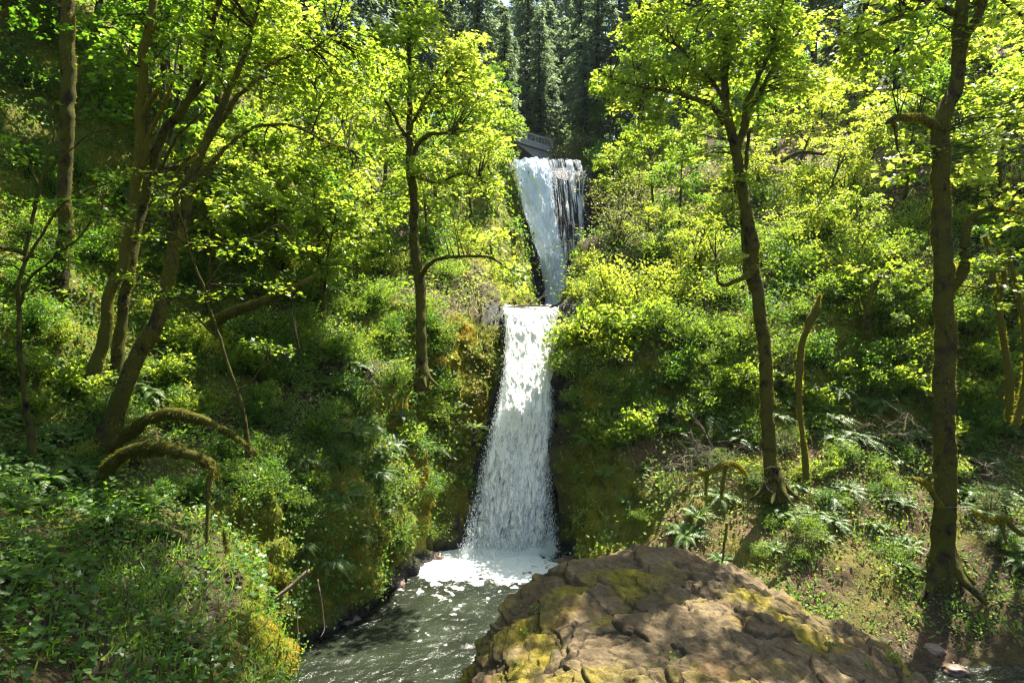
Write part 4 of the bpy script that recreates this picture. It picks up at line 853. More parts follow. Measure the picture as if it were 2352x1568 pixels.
USED = {}
def place(proto, name, x, y, z, s, rz, zones_kind, sz=None):
    if proto not in USED: o = proto; USED[proto] = 1
    else: o = copy_tree(proto)
    o.name = name; o.location = (x, y, z); o.scale = (s, s, sz or s); o.rotation_euler = (0, 0, rz)
    d = max(y, 1); LAB.setdefault(zones_kind[0], []).append((o, 1176 + F * x / d, 784 - F * (z - CAMZ) / d, zones_kind))
    return o
LAB = {}
def zone(u, v):
    if u < 1180 and v < 1300 and u > 850:
        return 'beside the tall maple' if v < 700 else 'on the sunny cliff edge left of the lower fall'
    if u <= 480: return ('high on the dark far left slope' if v < 500 else 'around the leaning maple at left' if v < 1000 else 'below the arching mossy limbs at lower left')
    if u <= 850: return ('high on the left slope' if v < 500 else 'on the shaded left slope' if v < 900 else 'on the dark bank left of the pool')
    if u <= 1180: return 'by the pool edge left of the plunge'
    if v < 420 and u < 1420: return 'above the upper fall'
    if u <= 1660: return ('between the upper fall and the forked maple' if v < 700 else 'on the right edge of the lower fall' if v < 950 else 'on the brown mound')
    if u <= 2130: return ('high between the two right maples' if v < 500 else 'between the two right maples' if v < 850 else 'low between the two right maples')
    return ('high beyond the big right maple' if v < 600 else 'behind the big right maple' if v < 1000 else 'right of the big maple foot')
ORD = ['leftmost', 'second', 'third', 'fourth', 'fifth', 'sixth', 'seventh', 'eighth', 'ninth', 'tenth', 'eleventh', 'twelfth', 'thirteenth', 'fourteenth', 'fifteenth', 'sixteenth', 'seventeenth', 'eighteenth', 'nineteenth', 'twentieth', 'twenty-first', 'twenty-second', 'twenty-third', 'twenty-fourth']
def write_labels():
    g = {}
    for kind, lst in LAB.items():
        for o, u, v, (look, noun, group) in lst:
            g.setdefault((look, noun, zone(u, v), group), []).append((u, o))
    for (look, noun, zn, group), lst in g.items():
        lst.sort(key=lambda t: t[0])
        for i, (u, o) in enumerate(lst):
            o['label'] = f'{look} {zn}' + ('' if len(lst) == 1 else (f', {ORD[i]}' + (' there' if i == 0 else ' from left')))
            if len(o['label'].split()) > 16: o['label'] = o['label'].replace(' from left', '')
            o['category'] = noun; o['group'] = group
# ------------------------------------------------------------------ copied trees on the slopes
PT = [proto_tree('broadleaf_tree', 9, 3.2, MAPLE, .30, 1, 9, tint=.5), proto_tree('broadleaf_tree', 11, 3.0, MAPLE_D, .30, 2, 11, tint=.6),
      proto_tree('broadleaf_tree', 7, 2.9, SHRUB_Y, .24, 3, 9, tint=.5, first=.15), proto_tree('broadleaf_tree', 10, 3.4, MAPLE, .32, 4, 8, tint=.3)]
GT = 'broadleaf trees on the slopes'
LK = ['bright green maple tree', 'tall mid-green tree', 'pale yellow-green small tree', 'fresh green maple tree']
def put(pi, u, v, Y, s, rz=None):
    x = (u - 1176) / F * Y; z = zground(x, Y)
    place(PT[pi], 'broadleaf_tree', x, Y, z - .1, s, rng.uniform(0, 6.28) if rz is None else rz, (LK[pi], 'tree', GT))
for a in [(0, 700, 0, 38, 1.1), (3, 610, 0, 40, 1.2), (1, 500, 0, 38, 1.1), (0, 800, 0, 44, 1.0), (3, 880, 0, 46, 1.0), (1, 1000, 0, 50, 1.0), (0, 1080, 0, 56, .9), (3, 860, 0, 39, .8), (1, 740, 0, 33, .7), (2, 820, 0, 36, .6), (3, 560, 0, 31, .8), (1, 420, 0, 33, 1.0), (1, 330, 0, 30, .9), (1, 60, 0, 34, 1.0), (1, 230, 0, 36, 1.1),
          (0, 640, 0, 33, .8), (3, 1120, 0, 62, .8), (0, 980, 0, 43, .75), (2, 1070, 0, 44, .45),
          (0, 1420, 0, 58, .7), (3, 1500, 0, 52, .75), (0, 1600, 0, 56, .8), (2, 1680, 0, 46, .8), (1, 1560, 0, 45, .6), (2, 1900, 0, 44, .85), (2, 1990, 0, 47, .9), (2, 1830, 0, 50, .9), (2, 1950, 0, 58, .9), (2, 1870, 0, 62, .9), (0, 2080, 0, 44, .8), (1, 2180, 0, 42, .9), (3, 2290, 0, 40, 1.0), (0, 2240, 0, 48, 1.0), (1, 2360, 0, 50, 1.2), (1, 2120, 0, 52, 1.0),
          (2, 1590, 0, 40, .5), (0, 1970, 0, 38, .5), (3, 2060, 0, 34, .35), (1, 2330, 0, 34, .6), (2, 1490, 0, 42, .55), (1, 1740, 0, 50, .9), (3, 1780, 0, 60, 1.0),
          (0, 1270, 0, 102, .8), (3, 1330, 0, 98, 1.0), (0, 1370, 0, 84, .5), (1, 1400, 0, 78, .9), (3, 1480, 0, 74, 1.0), (1, 1560, 0, 72, 1.0), (1, 1120, 0, 74, .9), (3, 1050, 0, 70, 1.0)]:
    put(*a)
# canopy trees whose crowns stand above the frame and shade the left bank
for a in [(0, 480, 0, 29, .8), (0, 740, 0, 31.5, .7), (1, -100, 0, 28, 1.5), (1, 150, 0, 31, 1.6), (1, -300, 0, 24, 1.5), (1, 380, 0, 36, 1.5)]:
    put(*a)

# ------------------------------------------------------------------ shrubs
def proto_shrub(name, seed, leaf, size, n, T, Fs, loose=.5, tall=1.0, tint=.5):
    """about 2 m across, stems from one foot, leafy twigs all over"""
    root = empty(name, (0, 0, 0), 'x', 'shrub'); r_ = np.random.default_rng(seed); st = Tubes(); Lv = Leaves(); tips = []
    for i in range(16):
        a = r_.uniform(0, 6.28); el = r_.uniform(.25, 1.35); ln = r_.uniform(.7, 1.25) * (1 + .3 * math.sin(el))
        d = np.array([math.cos(a) * math.cos(el), math.sin(a) * math.cos(el), math.sin(el) * tall])
        P = np.array([np.zeros(3) - [0, 0, .2], d * ln * .45 + r_.normal(0, .05, 3), d * ln + [0, 0, -.12 * ln]])
        c, _ = st.add(P, [.022, .014, .005], 5, .15, 0, .12); tips.append(c)
    sk = np.vstack(tips); sk = sk[np.linalg.norm(sk, axis=1) > .35]
    for i in range(n):
        a = sk[r_.integers(len(sk))]; o = a + r_.normal(0, .16, 3); ax = unit(a + r_.normal(0, loose, 3)); 
        spray(Lv, o, ax, .42, 14, size, tint + r_.normal(0, .14), .55)
    link('stems', st.mesh('stems', TWIG), root); link('foliage', Lv.mesh('foliage', leaf, T, Fs), root)
    return root
SH = {'m': (proto_shrub('shrub', 11, SHRUB, .085, 210, OVAL_T, OVAL_F), 'mid-green leafy shrub'),
      'y': (proto_shrub('shrub', 12, SHRUB_Y, .085, 200, OVAL_T, OVAL_F, tint=.5), 'bright yellow-green shrub'),
      'b': (proto_shrub('shrub', 13, MAPLE, .12, 150, MAPLE_T, MAPLE_F, tint=.5), 'broad-leaved maple shrub'),
      'o': (proto_shrub('shrub', 14, OLIVE, .065, 230, DIA_T, DIA_F, .8, 1.3), 'olive-grey twiggy bush'),
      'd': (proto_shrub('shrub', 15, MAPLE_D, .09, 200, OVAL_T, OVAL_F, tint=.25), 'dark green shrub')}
def put_shrub(kind, u, v, w):
    """w: width in picture units"""
    p_, n_ = ray(u, v)
    if p_ is None: return
    s = w / F * p_[1] / 2.0
    pr, look = SH[kind]
    place(pr, 'shrub', p_[0], p_[1], p_[2] - .05, s, rng.uniform(0, 6.28), (look, 'shrub', 'shrubs on the slopes'))
for a in [('y', 1400, 700, 180), ('y', 1480, 720, 200), ('b', 1340, 790, 150), ('y', 1400, 830, 170), ('m', 1320, 860, 110), ('b', 1460, 800, 170), ('m', 1530, 760, 150), ('y', 1560, 700, 170), ('m', 1600, 800, 140), ('d', 1540, 880, 140),
          ('o', 1420, 560, 170), ('o', 1460, 480, 150), ('y', 1350, 620, 80), ('y', 1330, 680, 70), ('m', 1520, 600, 150), ('y', 1600, 620, 160), ('m', 1660, 690, 150), ('y', 1620, 540, 130), ('m', 1540, 520, 110), ('o', 1380, 470, 80), ('m', 1700, 800, 140),
          ('m', 1820, 640, 150), ('y', 1900, 560, 180), ('m', 1900, 700, 150), ('y', 1960, 640, 190), ('b', 1990, 700, 150), ('m', 2060, 600, 140), ('d', 2060, 760, 150), ('m', 1800, 820, 130), ('m', 1640, 900, 120), ('m', 1590, 960, 130), ('b', 1680, 930, 90), ('d', 1760, 740, 130), ('d', 1880, 840, 140), ('y', 1850, 480, 150), ('y', 1950, 450, 150), ('y', 1840, 560, 150),
          ('y', 2090, 820, 120), ('b', 2110, 690, 120), ('m', 2230, 760, 130), ('b', 2260, 850, 150), ('b', 2250, 930, 110), ('m', 2330, 820, 130), ('d', 2330, 700, 150), ('m', 2260, 1000, 100), ('m', 2000, 900, 120), ('b', 1950, 880, 90), ('m', 1730, 1010, 90), ('m', 1920, 1050, 90), ('m', 1850, 1230, 90), ('m', 2010, 1080, 90),
          ('m', 780, 620, 140), ('d', 700, 700, 150), ('m', 850, 700, 130), ('m', 620, 780, 150), ('m', 760, 830, 150), ('d', 660, 880, 150), ('m', 880, 800, 120), ('d', 820, 930, 140), ('b', 560, 860, 130), ('d', 600, 960, 150), ('d', 720, 1010, 140), ('m', 900, 880, 110), ('m', 1020, 640, 100), ('y', 1060, 560, 90), ('m', 980, 720, 90), ('y', 1010, 780, 70), ('y', 1040, 900, 60),
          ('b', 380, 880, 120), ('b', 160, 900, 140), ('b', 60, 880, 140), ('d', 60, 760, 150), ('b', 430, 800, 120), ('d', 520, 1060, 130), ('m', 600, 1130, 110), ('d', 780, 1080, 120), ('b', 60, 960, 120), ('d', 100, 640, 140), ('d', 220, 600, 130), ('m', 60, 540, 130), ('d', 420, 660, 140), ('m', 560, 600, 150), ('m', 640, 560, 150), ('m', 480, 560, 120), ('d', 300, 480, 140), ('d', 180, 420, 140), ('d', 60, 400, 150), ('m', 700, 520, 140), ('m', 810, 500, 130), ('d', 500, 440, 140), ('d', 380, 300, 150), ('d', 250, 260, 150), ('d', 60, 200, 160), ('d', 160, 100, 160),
          ('o', 1300, 352, 110), ('o', 1345, 340, 90), ('d', 1390, 400, 100), ('d', 1440, 350, 110), ('m', 1400, 440, 70), ('m', 1110, 440, 80), ('y', 1130, 640, 60), ('m', 1380, 1010, 60), ('m', 1350, 1120, 40), ('m', 1470, 1190, 50), ('m', 1480, 1000, 70), ('d', 1450, 930, 110)]:
    put_shrub(*a)

for kind, u, Y, w in [('o', 1295, 79, 120), ('o', 1335, 77, 110), ('d', 1275, 84, 90), ('m', 1240, 91, 70), ('d', 1370, 76, 100), ('o', 1262, 88, 60), ('m', 1310, 90, 90)]:
    x = (u - 1176) / F * Y; place(SH[kind][0], 'shrub', x, Y, zground(x, Y) - .1, w / F * Y / 2, rng.uniform(0, 6), (SH[kind][1], 'shrub', 'shrubs on the slopes'))
r_ = np.random.default_rng(98)
for i in range(85):
    u, v = (r_.uniform(470, 1000), r_.uniform(560, 1240)) if i % 5 < 3 else (r_.uniform(1290, 1680), r_.uniform(720, 1040))
    p_, _ = ray(u, v)
    if p_ is None or p_[2] < .8: continue
    put_shrub('mdbmdym'[r_.integers(7)] if u < 1200 else 'mymbdm'[r_.integers(6)], u, v, r_.uniform(60, 120))
r_ = np.random.default_rng(99)
for i in range(150):
    if i % 3: u, v = r_.uniform(1640, 2400), r_.uniform(430, 1290)
    else: u, v = r_.uniform(0, 1130), r_.uniform(380, 1150)
    p_, _ = ray(u, v)
    if p_ is None or p_[2] < .5 or p_[1] < 13 or (abs(u - 2166) < 60 and v > 1150): continue
    put_shrub(['m', 'y', 'd', 'b', 'm', 'm', 'o'][r_.integers(7)] if u > 1200 else ['m', 'd', 'd', 'b', 'm', 'y'][r_.integers(6)], u, v, r_.uniform(70, 150) * (1 if v < 1000 else .6))

# ------------------------------------------------------------------ ferns
def proto_fern(seed, nf, arch, leaf):
    root = empty('fern', (0, 0, 0), 'x', 'fern'); r_ = np.random.default_rng(seed); Lv = Leaves(); st = Tubes()
    for i in range(nf):
        a = 6.28 * i / nf + r_.normal(0, .2); ln = r_.uniform(.75, 1.15); el = r_.uniform(.7, 1.25)
        t = np.linspace(0, 1, 24); h = np.array([math.cos(a), math.sin(a), 0])
        xx = ln * (np.cos(el) * t + .35 * t ** 2); zz = ln * (np.sin(el) * t - arch * t ** 2)
        P = h[None] * xx[:, None] + np.array([0, 0, 1.])[None] * zz[:, None]
        st.add(P[::4], np.linspace(.007, .002, 6), 3, .3)
        T_ = unit(np.gradient(P, axis=0)); sd = np.cross(T_, [0, 0, 1.]); sd = unit(sd); up = np.cross(sd, T_)
        L_ = .15 * np.sin(np.pi * np.clip(t * .93 + .07, 0, 1)) ** .6 * (1.15 - .5 * t) * ln
        tt = .5 + r_.normal(0, .2)
        for s in (-1, 1):
            Lv.add(P[2:], sd[2:] * s + T_[2:] * .35 - up[2:] * .15, up[2:] + r_.normal(0, .12, (22, 3)), L_[2:], tt + r_.normal(0, .08, 22))
    N_T = np.array([[0, 0, 0], [.15, .12, .02], [.10, .6, .02], [0, 1, -.04], [-.10, .6, .02], [-.15, .12, .02]])
    link('fronds', Lv.mesh('fronds', leaf, N_T, OVAL_F), root); link('stalks', st.mesh('stalks', TWIG), root)
    return root
FE = [proto_fern(21, 18, .62, FERN), proto_fern(22, 15, .8, FERN), proto_fern(23, 20, .7, FERN)]
FL = ['full round sword fern', 'drooping sword fern', 'dense spreading sword fern']
r_ = np.random.default_rng(44)
MORE = [(r_.uniform(1560, 2400), r_.uniform(860, 1330), r_.uniform(60, 110)) for _ in range(55)] + [(r_.uniform(0, 1000), r_.uniform(820, 1300), r_.uniform(60, 120)) for _ in range(30)]
for k_, (u, v, w) in enumerate(MORE + [(1900, 960, 110), (1960, 1010, 120), (1870, 930, 90), (2030, 930, 100), (1930, 900, 90), (1800, 880, 90), (2100, 1000, 90), (2010, 850, 90), (1810, 1190, 100), (1830, 1120, 70), (1950, 1130, 90), (2060, 1160, 90), (2010, 1210, 80), (2110, 1210, 90), (2080, 1260, 90), (2290, 1130, 100), (2240, 1060, 80), (1890, 1240, 60), (2050, 1060, 80), (2240, 960, 80),
      (1560, 1000, 90), (1510, 880, 90), (1470, 950, 80), (1420, 1030, 70), (1350, 1010, 70), (1440, 1150, 55), (1390, 1090, 45), (1600, 1040, 80), (1540, 940, 80), (1480, 1080, 50), (1330, 1090, 50),
      (1090, 985, 70), (1060, 930, 60), (840, 980, 90), (900, 1020, 80), (800, 1060, 90), (860, 1090, 80), (740, 1140, 90), (920, 960, 70), (700, 1060, 90), (780, 1160, 70), (950, 900, 60), (880, 1170, 60), (830, 1230, 50),
      (130, 1010, 130), (60, 1040, 130), (180, 1080, 120), (100, 1110, 150), (40, 1170, 160), (190, 1160, 130), (260, 1200, 120), (60, 1260, 150), (170, 1300, 130), (340, 1170, 110), (30, 960, 110), (330, 900, 90), (430, 1130, 90), (120, 1000, 100), (20, 1330, 140), (230, 950, 100), (450, 900, 80), (700, 790, 70), (620, 700, 70), (800, 740, 70), (560, 780, 70), (880, 560, 50), (860, 640, 60), (740, 660, 70), (20, 820, 90), (60, 700, 80)]):
    p_, n_ = ray(u, v)
    if p_ is None or p_[2] < .3 or (abs(u - 2166) < 70 and v > 1180): continue
    s = w / F * p_[1] / 1.35
    i = k_ % 3
    o = place(FE[i], 'fern', p_[0], p_[1], p_[2] - .03, s, rng.uniform(0, 6.28), (FL[i], 'fern', 'sword ferns on the banks'))
    tl = unit(n_ * .5 + np.array([0, 0, 1.])); q_ = Vector(tl).to_track_quat('Z', 'Y'); e_ = q_.to_euler(); o.rotation_euler = (e_.x, e_.y, e_.z)

# ------------------------------------------------------------------ dead twig tangles
def brush(label, u0, v0, Y, n, ln, spread, seed, mat=DEADW, group='dead twig tangles'):
    r_ = np.random.default_rng(seed); o0 = W(u0, v0, Y); zg = zground(o0[0], o0[1]); o0[2] = max(o0[2], zg)
    root = empty('dead_brush', o0, label, 'brush', group); tb = Tubes()
    def grow(p, d, L_, r, dep):
        P = [p]; 
        for i in range(4):
            d = unit(d + r_.normal(0, .25, 3) - np.array([0, 0, .05])); P.append(P[-1] + d * L_ / 4)
        tb.add(P, np.linspace(r, r * .45, 5), 4, L_ / 5)
        if dep: 
            for j in range(4): 
                q = P[r_.integers(1, 5)]; grow(q, unit(d + r_.normal(0, .6, 3)), L_ * r_.uniform(.4, .7), r * .55, dep - 1)
    for i in range(n):
        a = r_.uniform(0, 6.28); grow(r_.normal(0, spread, 3) * np.array([1, .6, .25]), unit(np.array([math.cos(a), math.sin(a) * .6, r_.uniform(-.1, .7)])), ln * r_.uniform(.6, 1.2), .016, 2)
    link('twigs', tb.mesh('twigs', mat), root)
for k_, a in enumerate([('pale bare twig tangle left of the forked maple foot', 1600, 1090, 25.6, 9, 1.7, .5), ('pale drooping twig tangle against the forked maple foot', 1710, 1100, 25.8, 9, 1.3, .4), ('grey twig tangle above the brown mound', 1640, 1040, 27, 7, 1.5, .6),
      ('grey twig tangle on the sunny bank left of the big maple', 2020, 990, 27.5, 8, 1.3, .6), ('reddish twig tangle beside the big maple foot', 2110, 1150, 25.5, 7, 1.2, .5), ('pale twig tangle right of the big maple', 2270, 1080, 26.5, 6, 1.2, .6), ('bare twigs over the right wall of the lower fall', 1370, 850, 35, 5, 1.2, .4),
      ('bare branches reaching over the right side of the upper fall', 1370, 560, 48, 6, 2.6, .5)]):
    brush(*a, seed=60 + k_)
# driftwood at the lip of the lower fall
r_ = np.random.default_rng(5)
for k_, (pts, lab) in enumerate([([(1200, 703, 40.2, 3), (1235, 688, 40, 3), (1258, 678, 39.9, 2)], 'pale driftwood stick leaning up at the lip of the lower fall'), ([(1215, 706, 40.1, 3), (1240, 690, 40, 2), (1250, 672, 40, 1.5)], 'short upright driftwood stick at the lip of the lower fall'), ([(1165, 706, 40, 4), (1210, 702, 39.8, 5), (1262, 704, 39.7, 4)], 'low driftwood log lying along the lip of the lower fall'), ([(1262, 706, 39.9, 6), (1280, 700, 39.8, 6), (1300, 682, 39.8, 4)], 'dark log wedged at the right of the lower fall lip')]):
    limb('driftwood', lab, 'driftwood', pts, DEADW if k_ < 3 else TWIG, 0, seg=6, bump=.15)
# hanging roots under the left bank
for k_, (pts, lab) in enumerate([([(770, 1290, 21.5, 3), (745, 1400, 21.3, 3), (748, 1480, 21.2, 2), (752, 1555, 21.1, 1.5)][:3] , 'thin root hanging over dark water under the left bank, left one'), ([(790, 1330, 21.5, 3), (800, 1390, 21.3, 2), (806, 1440, 21.2, 2), (795, 1465, 21, 1.5)], 'thin root hanging over dark water under the left bank, right one'), ([(770, 1310, 22, 10), (700, 1365, 21.6, 9), (655, 1400, 21.3, 6)], 'pale root slanting down under the left bank')]):
    pts = [(u - 60, v, Y, w) for u, v, Y, w in pts]
    limb('hanging_root', lab, 'root', pts, DEADW, 0, seg=6, bump=.1)

# ------------------------------------------------------------------ ground cover, moss, grass, litter
Yc = np.clip(QC[:, 1], 9, 400)
near = 1 / np.maximum(Yc, 16) ** 1.7
left = (QC[:, 0] < 0)
base = near * (QWET < .35) * (QC[:, 2] > .25) * np.clip(facing * 1.5 + .35, .15, 1.2)
clump = fbm(QC * .9, 3, 301)
cov = base * (1 - .56 * np.clip(QDRY * 1.1, 0, 1)) * np.clip((clump - .33) * 5, .12, 1) * (1 - .22 * np.clip(QMOSS - .3, 0, 1))
P, Nn_, k = sample_ground(72000, cov)
Lv = Leaves(); up = np.array([0, 0, 1.])
m_ = 24
for (P_, N_, k__) in [(P, Nn_, k)]:
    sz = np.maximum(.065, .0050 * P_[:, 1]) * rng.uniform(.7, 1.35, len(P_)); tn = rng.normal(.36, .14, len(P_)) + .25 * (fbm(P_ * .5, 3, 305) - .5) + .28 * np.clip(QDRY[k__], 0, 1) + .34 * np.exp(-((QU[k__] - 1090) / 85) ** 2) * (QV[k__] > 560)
    hh = np.maximum(.16, .0095 * P_[:, 1]) * rng.uniform(.5, 1.6, len(P_))
    C = np.repeat(P_, m_, 0); NN = np.repeat(N_, m_, 0); S_ = np.repeat(sz, m_); H_ = np.repeat(hh, m_)
    g = unit(NN * .6 + up)
    off = rng.normal(0, 1, C.shape) * (H_ * 1.25)[:, None]; off -= NN * (off * NN).sum(1, keepdims=True)
    lift = np.abs(rng.normal(0, 1, len(C))) * H_ * .75
    c_ = C + off + g * lift[:, None] + g * .04
    d_ = unit(off + g * .15 + rng.normal(0, .5, C.shape) * H_[:, None]); nm_ = g + rng.normal(0, .42, C.shape)
    Lv.add(c_, d_, nm_, S_ * rng.uniform(.6, 1.3, len(C)), np.clip(np.repeat(tn, m_) + rng.normal(0, .1, len(C)), 0, .95))
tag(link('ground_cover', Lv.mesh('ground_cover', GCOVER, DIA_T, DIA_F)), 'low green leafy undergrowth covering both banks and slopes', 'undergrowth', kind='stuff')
# broad maple-like leaves low on the left bank
Lv = Leaves(); P, N_, k = sample_ground(11000, base * left * (QC[:, 1] < 30) * np.clip((fbm(QC * .5, 3, 311) - .42) * 8, 0, 1))
g = unit(N_ * .4 + up); Lv.add(P + g * rng.uniform(.15, .55, (len(P), 1)), rng.normal(0, 1, P.shape) * [1, 1, .3], g + rng.normal(0, .25, P.shape), rng.uniform(.08, .17, len(P)), np.clip(rng.normal(.4, .18, len(P)), 0, 1))
tag(link('broad_leaf_cover', Lv.mesh('broad_leaf_cover', MAPLE_D, MAPLE_T, MAPLE_F)), 'broad lobed leaves spread over the left bank among the trunks', 'undergrowth', kind='stuff')
# grass, thick at lower left
Lv = Leaves(); wgr = base * (.10 + .9 * np.exp(-(((QU - 1900) / 420) ** 2 + ((QV - 1180) / 130) ** 2)) * np.clip((fbm(QC * .8, 3, 333) - .45) * 9, 0, 1) + 1.5 * np.exp(-(((QU - 330) / 260) ** 2 + ((QV - 1400) / 170) ** 2)) + 1.2 * np.exp(-(((QU - 1100) / 60) ** 2 + ((QV - 700) / 110) ** 2)) + .8 * np.exp(-(((QU - 1340) / 40) ** 2 + ((QV - 610) / 60) ** 2)))
P, N_, k = sample_ground(85000, wgr)
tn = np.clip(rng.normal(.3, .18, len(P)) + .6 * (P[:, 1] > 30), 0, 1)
g = unit(N_ * .5 + up); d_ = unit(g + rng.normal(0, .38, P.shape)); Lv.add(P, d_, rng.normal(0, 1, P.shape), rng.uniform(.18, .48, len(P)) * np.where(P[:, 1] > 30, 1.3, 1), tn)
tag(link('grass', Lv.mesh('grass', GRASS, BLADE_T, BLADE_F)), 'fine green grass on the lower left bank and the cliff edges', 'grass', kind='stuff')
# moss hanging on rock faces
Lv = Leaves(); wm = near * (1 + 6 * np.exp(-((QU - 1090) / 80) ** 2 - ((QV - 950) / 260) ** 2) + 2.5 * np.exp(-((QU - 1310) / 60) ** 2 - ((QV - 950) / 260) ** 2) + 2 * np.exp(-((QU - 600) / 90) ** 2 - ((QV - 1450) / 150) ** 2)) * (QC[:, 1] < 80) * (QC[:, 2] > .5) * np.clip(QMOSS * 1.4 - .35, 0, 1) * np.clip(1.2 - QWET * 1.6, .0, 1) * np.clip(facing + .3, .1, 1)
P, N_, k = sample_ground(230000, wm)
sz = np.maximum(.07, .0035 * P[:, 1]) * rng.uniform(.6, 1.5, len(P)); tn = np.clip((fbm(P * .8, 3, 321) - .42) * 3 + rng.normal(.1, .18, len(P)) - .4 * (P[:, 0] > 0), 0, 1)
Lv.add(P, N_ * .7 + np.array([0, 0, -.75]) + rng.normal(0, .3, P.shape), rng.normal(0, .4, P.shape) + N_, sz, tn)
tag(link('rock_moss', Lv.mesh('rock_moss', MOSSB, TUFT_T, TUFT_F)), 'yellow-green moss hanging on the cliff faces beside the water', 'moss', kind='stuff')
# dry leaf litter and dead fronds
Lv = Leaves(); P, N_, k = sample_ground(60000, near * (QWET < .5) * (QC[:, 2] > .3) * np.clip(QDRY * 1.5 + .05, 0, 1))
Lv.add(P + N_ * .03, rng.normal(0, 1, P.shape), N_ + rng.normal(0, .5, P.shape), np.maximum(.06, .0028 * P[:, 1]) * rng.uniform(.5, 1.6, len(P)), rng.random(len(P)))
tag(link('leaf_litter', Lv.mesh('leaf_litter', DRY, DIA_T, DIA_F)), 'brown leaf litter and dead fronds on the dry bank', 'leaf litter', kind='stuff')
# moss and small plants on the big rock
Lv = Leaves(); qc = RPd[rq].mean(1); ar = np.linalg.norm(np.cross(RPd[rq[:, 2]] - RPd[rq[:, 0]], RPd[rq[:, 3]] - RPd[rq[:, 1]]), axis=1); mw = mo[rq].mean(1)
w_ = ar * np.clip(mw - .25, 0, 1); w_ /= w_.sum(); k = rng.choice(len(rq), 90000, p=w_)
a_, b_ = rng.random((2, len(k), 1)); q_ = RPd[rq[k]]; P = q_[:, 0] * (1 - a_) * (1 - b_) + q_[:, 1] * a_ * (1 - b_) + q_[:, 2] * a_ * b_ + q_[:, 3] * (1 - a_) * b_
nn = unit(np.cross(q_[:, 2] - q_[:, 0], q_[:, 3] - q_[:, 1])); nn *= np.sign(nn[:, 2:3] + 1e-3)
Lv.add(P - nn * .004, nn + rng.normal(0, .5, P.shape), rng.normal(0, 1, P.shape), rng.uniform(.018, .05, len(P)), np.clip(rng.normal(.5, .2, len(P)), 0, 1))
mm = link('moss', Lv.mesh('rock_top_moss', MOSSB, TUFT_T, TUFT_F), rock); tag(mm, kind='stuff')
Lv = Leaves()
for (u, v, c) in [(1240, 1400, 30), (1215, 1450, 30), (1905, 1480, 40), (2050, 1510, 60), (2000, 1540, 50), (1190, 1530, 20), (1540, 1520, 20), (2030, 1440, 50)]:
    d = Vector(W(u, v, 1.0)) - Vector((0, 0, CAMZ)); h = RB.ray_cast(Vector((0, 0, CAMZ)) + d * 5, d.normalized())
    if h[0]:
        P = np.array(h[0]) + rng.normal(0, .16, (c, 3)) * [1, 1, .2]; Lv.add(P + [0, 0, .06], rng.normal(0, 1, P.shape) + [0, 0, .5], np.array([0, 0, 1.]) + rng.normal(0, .4, P.shape), rng.uniform(.05, .13, c), rng.normal(.4, .1, c))
tag(link('rock_plants', Lv.mesh('rock_plants', SHRUB, OVAL_T, OVAL_F), rock), kind='stuff')
# ------------------------------------------------------------------ firs behind, footbridge
def proto_fir(seed, h, wdt):
    root = empty('fir_tree', (0, 0, 0), 'x', 'tree'); r_ = np.random.default_rng(seed); tb = Tubes()
    tb.add([(0, 0, -1), (0.1, 0, h * .3), (0, .15, h * .65), (0, 0, h)], [.42, .34, .2, .03], 9, 1.2, .1, .1); link('trunk', tb.mesh('trunk', BARK_F), root)
    Lv = Leaves(); bt = Tubes(); z = h * .14
    while z < h * .985:
        f = z / h; ln0 = 1.25 * wdt * (1 - f) ** .75 * (.5 + .5 * min(1, (f - .08) * 5)) + .25
        for j in range(r_.integers(4, 7)):
            a = r_.uniform(0, 6.28); ln = ln0 * r_.uniform(.55, 1.15); t = np.linspace(0, 1, 9)
            h_ = np.array([math.cos(a), math.sin(a), 0])
            P = h_[None] * (ln * t)[:, None] + np.array([0, 0, 1.])[None] * (z + ln * (.12 * t - .42 * t ** 2))[:, None]
            if ln > 1.2: bt.add(P[[0, 4, 8]], [.05, .03, .01], 4, 1.2)
            n = int(10 + ln * 9); tt = r_.random(n) ** .7; c = np.stack([np.interp(tt, t, P[:, q]) for q in range(3)], 1)
            sd = np.cross(h_, [0, 0, 1.]); s = np.where(r_.random(n) < .5, -1., 1.)
            lat = s * .32 * ln * (1 - tt * .8) * r_.random(n)
            c = c + sd[None] * lat[:, None] + r_.normal(0, .08, (n, 3)) - np.array([0, 0, .18])[None] * np.abs(lat)[:, None]
            d = h_[None] * .8 + sd[None] * (s * .7)[:, None] + r_.normal(0, .25, (n, 3)); d[:, 2] -= .45
            Lv.add(c, d, np.array([0, 0, 1.]) + r_.normal(0, .35, (n, 3)), r_.uniform(.35, .8, n), np.clip(.5 + r_.normal(0, .2, n) + .3 * (tt - .6), 0, 1))
        z += r_.uniform(.38, .62) * (1 if f > .4 else 1.3)
    N_T = np.array([[0, 0, 0], [.16, .3, .03], [.13, .7, .0], [0, 1, -.06], [-.13, .7, .0], [-.16, .3, .03]])
    link('branches', bt.mesh('branches', BARK_F), root); link('crown', Lv.mesh('crown', NEEDLE, N_T, OVAL_F), root)
    return root
FI = [proto_fir(71, 30, 4.6), proto_fir(72, 26, 4.0), proto_fir(73, 34, 4.2)]
FIL = ['dark shaggy fir tree', 'narrow dark fir tree', 'very tall dark fir tree']
GF = 'dark firs behind the falls'
